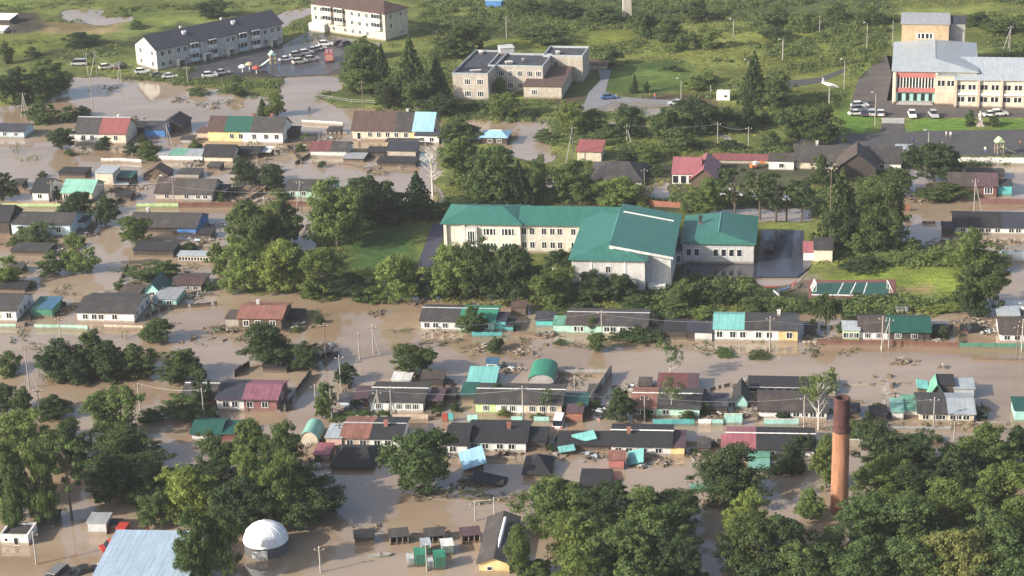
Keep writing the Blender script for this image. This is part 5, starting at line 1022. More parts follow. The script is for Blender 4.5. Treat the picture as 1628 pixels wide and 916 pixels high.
# playgrounds: slides, swings
def slide(label, u, v, rz, c1, c2, s=1):
    g = thing('playground_slide', label, 'slide', P(u, v, ZL), rz); m = MB()
    for x in (-.6, .6):
        for y in (-.6, .6): m.tube((x*s, y*s, 0), (x*s, y*s, 2.6*s), .08)
    m.build('tower', PAINT[c1] if c1 in PAINT else wallm(c1), g); m = MB(); m.prism([(-.9*s, 2.6*s), (.9*s, 2.6*s), (0, 3.5*s)], -.8*s, .8*s, 'y'); m.build('roof', wallm(c2), g); m = MB(); m.box(-.7*s, -.7*s, 1.3*s, .7*s, .7*s, 1.42*s); m.build('platform', OLDWOOD, g)
    m = MB(); m.prism([(.7*s, 1.42*s), (3.0*s, .15), (3.3*s, .15), (3.3*s, .3), (3.0*s, .3), (.7*s, 1.6*s)], -.4*s, .4*s, 'y'); m.build('chute', wallm(c2), g); return g
slide('yellow and green slide tower in the apartment courtyard', 434, 104, R(200), 'yellow', 'mint', 1.2); slide('orange and green slide tower on the village square', 1588, 246, R(10), 'orange', 'lime', 1.2)
def mush(label, u, v, c):
    g = thing('mushroom_shelter', label, 'playground shelter', P(u, v, ZL)); m = MB(); m.tube((0, 0, 0), (0, 0, 1.6), .15); m.build('post', FRAME, g); m = MB(); m.lathe([(1.2, 1.5), (1.1, 1.75), (.7, 2.1), (0, 2.3)], 14); m.build('canopy', wallm(c), g)
mush('red mushroom shelter left of the courtyard slide', 408, 117, 'red'); mush('white-topped mushroom shelter in the courtyard', 386, 115, 'white'); mush('orange mushroom shelter in the courtyard', 397, 111, 'orange')
sw = thing('swing', 'blue metal swing frame right of red mushroom shelter', 'swing', P(436, 116, ZL), .3); m = MB()
for x in (-1.6, 1.6): m.tube((x, -.8, 0), (x, 0, 2.2), .06); m.tube((x, .8, 0), (x, 0, 2.2), .06)
m.tube((-1.6, 0, 2.2), (1.6, 0, 2.2), .06); m.build('frame', PAINT['blue'], sw)
for x in (-.7, .7): m = MB(); m.tube((x-.2, 0, 2.2), (x-.2, 0, .6), .02); m.tube((x+.2, 0, 2.2), (x+.2, 0, .6), .02); m.box(x-.3, -.15, .52, x+.3, .15, .58); m.build('seat', OLDWOOD, sw)
# people
def person_mesh():
    m = MB(); m2 = [(0, .02, .05, .09), ]
    sk = bpy.data.meshes.new('body'); vs = [(0, 0, .95), (0, 0, 1.2), (0, 0, 1.42), (0, 0, 1.53), (0, -.02, 1.66), (.2, 0, 1.4), (.26, 0, 1.12), (.25, -.08, .86), (-.2, 0, 1.4), (-.26, 0, 1.12), (-.25, -.08, .86), (.1, 0, .9), (.11, -.02, .5), (.12, .02, .08), (.12, -.13, .03), (-.1, 0, .9), (-.11, .05, .5), (-.12, .1, .08), (-.12, -.04, .03)]
    ed = [(0, 1), (1, 2), (2, 3), (3, 4), (2, 5), (5, 6), (6, 7), (2, 8), (8, 9), (9, 10), (0, 11), (11, 12), (12, 13), (13, 14), (0, 15), (15, 16), (16, 17), (17, 18)]
    rad = [.15, .14, .15, .06, .11, .075, .055, .045, .075, .055, .045, .10, .07, .05, .045, .10, .07, .05, .045]
    sk.from_pydata(vs, ed, []); o = bpy.data.objects.new('tmp', sk); COL.objects.link(o); md = o.modifiers.new('s', 'SKIN'); ss = o.modifiers.new('u', 'SUBSURF'); ss.levels = 1
    if not sk.skin_vertices: bpy.context.view_layer.objects.active = o
    for i, r_ in enumerate(rad): sk.skin_vertices[0].data[i].radius = (r_, r_*.85)
    sk.skin_vertices[0].data[0].use_root = True
    dg = bpy.context.evaluated_depsgraph_get(); me = bpy.data.meshes.new_from_object(o.evaluated_get(dg)); bpy.data.objects.remove(o); me.name = 'body'
    return me
PM = person_mesh(); SKIN = M('skin', (.45, .28, .2), .7)
def person(label, u, v, shirt, trousers, rz=0, sc=1.05, z=ZL):
    me_ = PM.copy(); me_.materials.clear()
    for c in (SKIN, wallm(shirt), wallm(trousers)): me_.materials.append(c)
    for p_ in me_.polygons:
        zc = p_.center.z; p_.material_index = 2 if zc < .95 and abs(p_.center.x) < .22 else (1 if zc < 1.5 and zc > .95 else 0)
    o = tag(link('person', me_, None, P(u, v, z), rz, (sc, sc, sc)), label, 'person'); m = MB(); m.lathe([(.125, 1.62), (.13, 1.7), (.09, 1.79), (0, 1.82)], 10); m.build('hair', M('dark_hair', (.03, .02, .015), .8), o, (0, .01, 0)); return o
person('person in dark clothes walking on the gravel track', 1022, 160, 'dark', 'dark'); person('person in an orange jacket on the gravel track', 1034, 158, 'orange', 'dark', 1); person('second person in orange, nearer the silver car', 1041, 158, 'red', 'blue', 2)
person('person in dark clothes on the village square', 1451, 229, 'blue', 'dark', .5); person('person in white left of two on the village square', 1504, 219, 'white', 'lgrey', 1.5); person('person in white right of two on the village square', 1511, 220, 'white', 'tan', 2.5); person('person standing by the square lamp post', 1498, 236, 'lgrey', 'dark', 1); person('person in pale clothes near the slide on the square', 1566, 244, 'white', 'blue', 0); person('person in pink by the right edge of the square', 1622, 234, 'rose', 'dark', 0)
person('person in dark clothes wading below the courtyard', 492, 180, 'dark', 'dark', 0, 1.05, -.2)
# ---------------------------------------------------------------- bottom stalls, bins, boats
def stall(label, u0, u1, v, vt, col, dark=False):
    A = P(u0, v); B = P(u1, v); L = (B-A).length; h = HH(v, vt); g = thing('market_stall', label, 'stall', A, .13, 'row of half-sunk stalls by the bottom edge'); D = 2.0
    m = MB(); m.box(0, D-.08, -.6, L, D, h-.1); m.box(0, 0, -.6, .08, D-.081, h-.1); m.box(L-.08, 0, -.6, L, D-.081, h-.1)
    if dark: m.box(.081, 0, -.6, L-.081, .07, h-.1)
    m.build('wall', wallm('dwood'), g); m = MB(); m.prism([(-.25, h-.1), (D+.2, h+.12), (D+.2, h+.2), (-.25, h-.02)], -.15, L+.15); m.build('roof', roofm(col), g)
    for x in () if dark else (.05, L*.36, L*.66, L-.13): m = MB(); m.box(0, -.1, -.6, .09, -.003, h-.12); m.build('post', wallm('tan'), g, (x, 0, 0))
    m = MB(); m.box(.1, .0, .2, L-.1, .06, .32); m.build('counter', wallm('wood'), g) if not dark else None
stall('closed black stall, leftmost of the half-sunk row', 565, 595, 868, 855, 'black', True); stall('open stall with pale posts, second in the half-sunk row', 620, 650, 867, 853, 'slate2'); stall('open stall with pale posts, third in the half-sunk row', 677, 707, 865, 852, 'slate2'); stall('plum-roofed open stall, rightmost of the half-sunk row', 734, 764, 865, 851, 'plum')
def cabin(label, u0, u1, v, vt, wc, rc, ladder=True):
    A = P(u0, v); B = P(u1, v); L = (B-A).length; h = HH(v, vt); g = thing('waste_container', label, 'container', A, .13, 'cluster of green and white containers')
    m = MB(); m.box(0, 0, -.6, L, 2.2, h); b_ = m.build('body', wallm(wc), g); m = MB(); m.box(-.08, -.08, h+.001, L+.08, 2.28, h+.12); m.build('lid', roofm(rc), g); m = MB()
    for k in range(5): m.box(.1+k*(L-.3)/4, -.06, -.4, .2+k*(L-.3)/4, -.003, h-.1)
    m.build('rib', wallm('green'), g)
    if ladder:
        m = MB()
        for k in range(5): m.box(-1.15, .1, .05+k*.3, -.15, 1.9, .12+k*.3)
        m.box(-1.15, .1, -.5, -1.08, .2, 1.5); m.box(-.22, .1, -.5, -.15, .2, 1.5); m.build('rack', wallm('silver'), g)
cabin('green container with a dark rack, front left of cluster', 661, 678, 902, 883, 'green', 'green'); cabin('green container with a dark rack, front right of cluster', 692, 709, 907, 887, 'green', 'green'); cabin('pale-topped container at the back left of the cluster', 671, 686, 884, 868, 'green', 'lgrey', False); cabin('pale-topped container at the back right of the cluster', 703, 722, 884, 869, 'lgrey', 'white', False)
def boat(label, u, v, l, rz, c, c2=None):
    g = thing('boat', label, 'boat', P(u, v), R(rz)); m = MB(); pr = [(-l/2, .3), (-l*.1, .55), (l*.3, .45), (l/2, 0), (l*.3, -.45), (-l*.1, -.55), (-l/2, -.3)]; m.prism(pr, -.15, .28, 'z'); m.build('hull', wallm(c), g)
    m = MB(); m.prism([(p*.86, q*.8) for p, q in pr], .281, .30, 'z'); m.build('inside', wallm(c2 or 'dwood'), g); m = MB(); m.box(-.12, -.42, .301, .12, .42, .36); m.build('seat', OLDWOOD, g)
boat('small green and white canoe adrift below the stalls', 606, 884, 3.6, 8, 'aqua', 'white'); boat('white boat with a dark engine by the light-blue warehouse', 279, 864, 4.2, 5, 'white', 'dark'); boat('white boat lying flat in the wide flooded road', 1366, 611, 5.5, -4, 'white', 'lgrey'); boat('white dinghy in the side lane', 457, 622, 1.6, 10, 'white')
# tilted roof sheets and wrecks
def slab(label, u, v, w, d, rx, ry, rz, z, col, cat='loose roof', name='loose_roof', th=.12):
    g = thing(name, label, cat, P(u, v), R(rz)); m = MB(); m.box(-w/2, -d/2, 0, w/2, d/2, th); o = m.build('sheet', roofm(col), g, (0, 0, z)); o.rotation_euler = (R(rx), R(ry), 0); m = MB()
    for k in range(5): x = -w/2+.1+k*(w-.3)/4; m.box(x, -d/2+.05, -.1, x+.1, d/2-.05, -.003)
    o = m.build('rafters', OLDWOOD, g, (0, 0, z)); o.rotation_euler = (R(rx), R(ry), 0)
    m = MB(); m.box(-w*.4, -d*.3, -.8, w*.4, d*.35, z*.55); m.build('base', wallm('dwood'), g)
slab('tilted bright turquoise roof sheet left of the yellow-porched house', 929, 706, 3.7, 2.6, 8, -8, 8, 1.2, 'teal'); slab('smaller pale turquoise roof sheet over a black shed', 901, 722, 2.6, 1.8, 8, -5, 6, .9, 'teal'); slab('turquoise roof torn off and leaning by the brick cube shed', 1011, 735, 2.6, 3.2, 18, -16, -10, .9, 'teal')
slab('sky blue and white roof tilted over a wrecked hut', 752, 742, 3.9, 4.0, 20, -14, 6, 1.5, 'sky'); slab('black caved-in roof right of the sky blue tilted roof', 779, 768, 5.4, 3, 8, 14, -6, .6, 'black'); slab('pale teal roof sheet floating by the spreading conifer', 1110, 778, 2.4, 1.6, 4, 5, 0, .35, 'seagreen'); slab('pale turquoise sheet flopped over rubble behind grey-roofed house', 1487, 645, 2.8, 2.2, 18, -16, 12, .8, 'mintroof'); slab('blue-white boat-shaped roof piece by the cream garage', 193, 294, 3.4, 2, 10, 6, 10, .4, 'lgrey')
slab('turquoise scrap roof at the top of the rubble heap', 1466, 622, 2, 2, 24, 10, 0, 1.2, 'teal')
# beehive-like white panels
for i in range(3):
    g = thing('beehive', ['leftmost', 'middle', 'rightmost'][i]+' of three leaning white boxes on the bank', 'box', P(1428+i*7, 497, ZL), R(15)); m = MB(); m.box(-.25, -.3, 0, .25, .3, 1.0); m.build('body', wallm('white'), g); m = MB(); m.box(-.32, -.36, 1.001, .32, .36, 1.1); m.build('lid', METAL, g); g.rotation_euler = (0, R(-14), R(15))
# white pipe on the ruin
g = thing('pipe', 'thick white pipe lying on the ruined yellow building', 'pipe', P(790, 905)); m = MB(); m.tube((0, 0, 2.1), (1.4, 10, 2.9), .28, n=10); m.build('shell', FRAME, g); m = MB(); m.tube((-.02, -.15, 2.085), (.0, .0, 2.1), .34, n=10); m.build('flange', METAL, g)
# ---------------------------------------------------------------- debris
def debris(label, u, v, w_px, n, seed, cols=('wood', 'dwood', 'tan'), hgt=.5, name='debris_pile', cat='debris'):
    r = random.Random(seed); A = P(u, v); w = w_px/S(v); m = MB(); d = w*.8
    for i in range(n):
        x = r.gauss(0, w*.25); y = r.gauss(0, d*.25); z = r.uniform(-.05, hgt)*(1-min(1, abs(x)/w)); a = Matrix.Translation((x, y, z)) @ Matrix.Rotation(r.uniform(0, 6.28), 4, 'Z') @ Matrix.Rotation(r.uniform(-.5, .5), 4, 'X') @ Matrix.Rotation(r.uniform(-.35, .35), 4, 'Y')
        l = r.uniform(.3, 1.5)
        if r.random() < .75: m.box(-l/2, -.1, -.05, l/2, .1, .05, i % len(cols), a)
        else: m.box(-l*.4, -l*.3, -.15, l*.4, l*.3, .12, i % len(cols), a)
    return tag(m.build(name, [wallm(c) for c in cols], None, A), label, cat, 'flood debris in the water')
DB_ = [(700, 0)]
for i, (l, u, v, w, n, c) in enumerate([
 ('large heap of broken planks adrift in the wide flooded road', 1434, 577, 38, 60, ('wood', 'dwood', 'tan')), ('pale pile of boards beside the fence remains, mid road', 832, 560, 56, 50, ('tan', 'wood', 'cream')), ('long strip of pale torn boards under the half-green-roofed house', 768, 557, 48, 40, ('cream', 'wood', 'tan')),
 ('rubble of white and dark scraps by the right-edge white house', 1550, 512, 60, 60, ('white', 'dwood', 'grey')), ('scrap and planks beneath the half-green house fence', 700, 530, 60, 26, ('wood', 'tan', 'dwood')), ('small white-and-brown raft of scraps, right of the plank heap', 1500, 584, 16, 16, ('tan', 'wood', 'white')),
 ('white scraps and beams on the ruined sheds by the turquoise sheet', 808, 588, 44, 60, ('white', 'grey', 'dwood')), ('scattered posts and boards in the arched shed yard', 905, 612, 46, 40, ('grey', 'tan', 'dwood')), ('dark wreckage beneath the sky blue tilted roof', 748, 768, 44, 50, ('dwood', 'wood', 'dark')),
 ('white frame scraps by the leaning turquoise roof', 1020, 742, 22, 22, ('white', 'dwood', 'aqua')), ('rubble right of the slate-and-green house', 1492, 532, 50, 46, ('dwood', 'wood', 'dark')), ('scattered orange-brown junk below the long black-roofed house', 1590, 386, 60, 60, ('orange', 'wood', 'tan')),
 ('brown beams collapsed beside the open gable', 258, 282, 26, 40, ('wood', 'brick', 'white')), ('dark junk between the brown-grey and charcoal houses', 190, 302, 50, 50, ('dwood', 'grey', 'wood')), ('junk under the two-tone white house by the blue shed', 215, 246, 60, 60, ('dwood', 'wood', 'grey')), ('white and dark scraps along the lake shore, upper left', 210, 190, 50, 30, ('white', 'dwood', 'tan')),
 ('grey rubble by the shed with the dish', 590, 268, 44, 40, ('grey', 'tan', 'dwood')), ('dark heap of wreckage left of the pale-grey-roofed house', 1400, 660, 40, 56, ('dwood', 'dark', 'wood')), ('rubble of pale boxes behind the pale-grey-roofed house', 1482, 640, 40, 40, ('white', 'aqua', 'dwood')), ('rusty rubble in the yard by the brick-brown-roofed house', 372, 526, 36, 26, ('wood', 'tan', 'dwood')),
 ('yard junk by the blue-patched house', 320, 382, 60, 60, ('dwood', 'wood', 'lblue')), ('scraps and blue barrels beside the cream hutch', 344, 395, 24, 30, ('blue', 'white', 'dwood')), ('broken boards along the bank below the lawn', 660, 484, 40, 16, ('wood', 'dwood')), ('dark boards drifting past the left cluster of posts', 265, 518, 30, 40, ('dwood', 'wood')), ('dark driftwood in the left road', 310, 545, 60, 14, ('dwood', 'wood')),
 ('driftwood scattered on the water right of chimney', 1415, 610, 60, 10, ('dwood', 'wood')), ('boards drifting beside the emerald green fence', 1190, 640, 50, 22, ('dwood', 'wood', 'tan')), ('junk in the yard behind the long slate house', 1180, 612, 40, 40, ('white', 'dwood', 'wood')), ('dark boards in the flooded yard of the blue-green-roofed shed', 92, 500, 40, 30, ('dwood', 'grey', 'wood')), ('boards floating by the tar-black posts', 600, 500, 40, 16, ('wood', 'dwood')),
 ('floating scraps near the stalls', 580, 846, 60, 20, ('dwood', 'wood')), ('dark flotsam in the water below the stalls', 700, 848, 60, 14, ('dwood', 'wood')), ('flotsam in the lake below the apartments', 170, 140, 46, 18, ('dwood', 'wood')), ('flotsam by the reflection in the lake', 285, 160, 40, 20, ('dwood', 'white', 'wood')), ('thin flotsam line on the lake by the bushes', 340, 170, 60, 18, ('dwood', 'white')), ('yard scraps by the tall bush right of yellow house', 465, 236, 50, 40, ('dwood', 'grey', 'wood')), ('wreckage behind the cottages by the turquoise cottage', 215, 460, 60, 30, ('dwood', 'wood')), ('junk along the bank by the sprawling black shed', 1100, 512, 60, 40, ('dwood', 'wood', 'tan')),
 ('junk under the slate-blue sagging lean-to', 1140, 664, 50, 40, ('dwood', 'wood', 'grey')), ('scraps by the white shed behind road tree', 716, 612, 30, 20, ('dwood', 'wood')), ('wreck of boards left of the rounded greenhouse', 478, 716, 30, 34, ('dwood', 'wood', 'pink')), ('brown planks below the sunken black roof', 600, 728, 50, 34, ('wood', 'tan')), ('scraps left of the rose-ended house', 1138, 708, 30, 26, ('dwood', 'tan')), ('dark beams by the wide flooded yard, upper left', 395, 300, 40, 30, ('dwood', 'wood', 'white')),
 ('junk round the cream hutch and black open shed', 250, 398, 50, 40, ('dwood', 'wood', 'white'))]): debris(l, u, v, w, n, 40+i, c)

# drowned garden fences and more yard clutter, described by what they stand next to
def fence2(pts, hgt, col, gap=True):
    f_ = fence('x', pts, hgt, col, gap=gap); later(f_, {'dwood': 'dark plank fence', 'wood': 'brown plank fence', 'grey': 'grey plank fence', 'tan': 'pale plank fence', 'white': 'white plank fence'}[col], sum(p[0] for p in pts)/len(pts), sum(p[1] for p in pts)/len(pts))
for a in [([(210, 236), (258, 240)], .7, 'dwood'), ([(300, 236), (318, 262)], .8, 'dwood'), ([(452, 232), (480, 262)], .8, 'wood'), ([(480, 216), (552, 214)], .7, 'grey'), ([(470, 262), (500, 244)], .8, 'dwood'), ([(540, 262), (612, 276)], .6, 'dwood'), ([(20, 300), (50, 306)], .7, 'dwood'), ([(82, 300), (92, 330)], .8, 'grey'), ([(184, 330), (214, 286)], .9, 'dwood'), ([(360, 322), (384, 292)], .8, 'dwood'),
    ([(384, 328), (428, 300)], .9, 'wood'), ([(138, 378), (160, 346)], .9, 'dwood'), ([(120, 398), (92, 420)], .8, 'dwood'), ([(206, 420), (190, 450)], .8, 'wood'), ([(284, 396), (340, 394)], .7, 'grey'), ([(20, 420), (80, 422)], .7, 'dwood'), ([(90, 470), (120, 470)], .6, 'wood'), ([(320, 470), (352, 466)], .6, 'grey'), ([(40, 520), (56, 500)], .7, 'wood'), ([(330, 532), (378, 528)], .5, 'wood'),
    ([(452, 528), (500, 522)], .5, 'dwood'), ([(300, 650), (342, 656)], .7, 'wood'), ([(440, 640), (452, 620)], .8, 'dwood'), ([(534, 640), (560, 612)], .8, 'wood'), ([(560, 668), (622, 669)], .9, 'tan'), ([(690, 612), (730, 622)], .7, 'dwood'), ([(812, 532), (850, 534)], .6, 'wood'), ([(860, 640), (888, 602)], 1.0, 'grey'), ([(936, 664), (962, 664)], .9, 'dwood'), ([(1030, 540), (1054, 530)], .7, 'dwood'), ([(1270, 548), (1298, 548)], .7, 'tan'), ([(1278, 520), (1330, 522)], .6, 'dwood'),
    ([(1484, 530), (1520, 522)], .9, 'dwood'), ([(1524, 552), (1526, 516)], .9, 'dwood'), ([(1188, 640), (1204, 668)], .8, 'dwood'), ([(1120, 624), (1160, 614)], .6, 'wood'), ([(1330, 640), (1346, 668)], .9, 'dwood'), ([(1346, 640), (1372, 642)], .6, 'wood'), ([(1552, 676), (1600, 676)], .6, 'grey'), ([(640, 716), (700, 722)], .6, 'wood'), ([(872, 716), (886, 700)], .7, 'dwood'), ([(1092, 728), (1140, 722)], .5, 'dwood'), ([(1300, 716), (1320, 732)], .8, 'wood'), ([(1226, 752), (1262, 748)], .6, 'dwood'), ([(470, 720), (500, 740)], .6, 'wood'), ([(740, 728), (830, 732)], .6, 'tan'), ([(980, 736), (1060, 730)], .5, 'wood')]: fence2(*a)
def debris2(u, v, w, n, seed, cols, desc):
    later(debris('x', u, v, w, n, seed, cols), desc, u, v)
CL = [(('dwood', 'wood', 'grey'), 'dark heap of boards'), (('tan', 'white', 'wood'), 'pale heap of boards'), (('grey', 'dwood', 'lblue'), 'grey heap of scrap')]
for i, (u, v, w) in enumerate([(225, 236, 40), (290, 244, 50), (305, 262, 40), (420, 262, 50), (480, 236, 50), (525, 220, 46), (560, 246, 36), (640, 262, 50), (110, 298, 40), (205, 312, 36), (225, 300, 36), (360, 300, 40), (390, 318, 40), (420, 318, 30), (30, 384, 50), (150, 372, 36), (92, 400, 40), (340, 360, 50), (300, 392, 40), (280, 430, 40), (20, 430, 50), (110, 490, 40), (225, 480, 40), (320, 470, 40), (345, 522, 34), (470, 518, 40), (520, 552, 30), (300, 648, 40), (450, 650, 30), (556, 652, 40), (684, 660, 40), (720, 632, 36), (812, 520, 40), (866, 534, 40), (1046, 540, 40), (1290, 538, 40), (1330, 540, 36), (1496, 546, 36), (1576, 530, 36), (890, 654, 36), (946, 650, 36), (1000, 618, 40), (1036, 618, 36), (1130, 652, 40), (1190, 660, 36), (1340, 656, 36), (1376, 676, 36), (1436, 638, 36), (1560, 650, 30), (650, 724, 36), (710, 724, 30), (800, 724, 50), (880, 726, 40), (940, 726, 40), (1060, 736, 36), (1110, 724, 40), (1240, 742, 40), (1310, 736, 30), (500, 744, 30), (1500, 384, 40), (1460, 320, 40), (1480, 390, 30), (1590, 520, 30)]):
    debris2(u, v, w, 34, 300+i, CL[i % 3][0], CL[i % 3][1])
for i, (u0, u1, vb, ve, vr, rc, wc) in enumerate([(232, 250, 246, 240, 235, 'black', 'dwood'), (288, 306, 230, 223, 217, 'slate', 'grey'), (480, 498, 232, 226, 220, 'slatebrown', 'wood'), (520, 540, 214, 209, 205, 'slate', 'dwood'), (330, 350, 272, 266, 260, 'slate2', 'dwood'), (18, 36, 300, 293, 288, 'slate', 'dwood'), (190, 208, 320, 313, 306, 'black', 'dwood'), (366, 384, 284, 278, 272, 'slate', 'grey'), (100, 118, 398, 391, 385, 'slate2', 'wood'), (316, 336, 380, 373, 366, 'black', 'dwood'), (10, 34, 436, 429, 422, 'slate2', 'dwood'), (224, 244, 446, 440, 434, 'slatebrown', 'wood'), (160, 180, 484, 478, 472, 'slate', 'dwood'),
    (706, 724, 640, 632, 624, 'black', 'dwood'), (936, 952, 634, 626, 618, 'slate2', 'grey'), (1016, 1034, 622, 615, 609, 'slatebrown', 'dwood'), (1346, 1366, 664, 656, 648, 'black', 'dwood'), (1384, 1408, 672, 662, 654, 'black', 'dwood'), (1280, 1298, 536, 528, 521, 'slate', 'dwood'), (1486, 1508, 538, 530, 524, 'black', 'dwood'), (1110, 1128, 722, 714, 708, 'slate', 'wood'), (1236, 1256, 744, 736, 730, 'slateblue', 'dwood'), (646, 664, 716, 708, 702, 'black', 'dwood'), (800, 816, 528, 520, 514, 'slateblue', 'teal'), (540, 556, 648, 640, 634, 'slateblue', 'lblue')]):
    o = shed(None, u0, u1, vb, ve, vr, 3.2, rc, wc); later(o, {'black': 'little black-roofed shed', 'slate': 'little slate-roofed shed', 'slate2': 'little grey-roofed shed', 'slatebrown': 'little brownish-roofed shed', 'slateblue': 'little blue-grey-roofed shed'}[rc], (u0+u1)/2, vb)

for i, (a, b, ha, hb) in enumerate([((155, 121), (193, 130), 6, 5), ((193, 130), (299, 135), 5, 5), ((47, 618), (65, 670), 7, 6), ((223, 652), (325, 668), 5, 5.6), ((503, 655), (601, 660), 5, 4.6), ((832, 668), (1025, 670), 5.5, 4.6), ((1278, 680), (1484, 680), 5.2, 5), ((594, 562), (957, 545), 4.8, 5.8), ((997, 226), (1141, 230), 4.4, 5), ((1141, 230), (1190, 236), 5, 5), ((84, 320), (278, 330), 4.5, 6), ((480, 340), (911, 262), 6, 8)]):
    wire('x', a, b, ha, hb, .7); later(LASTW[0], 'thin sagging power line', (a[0]+b[0])/2, (a[1]+b[1])/2)
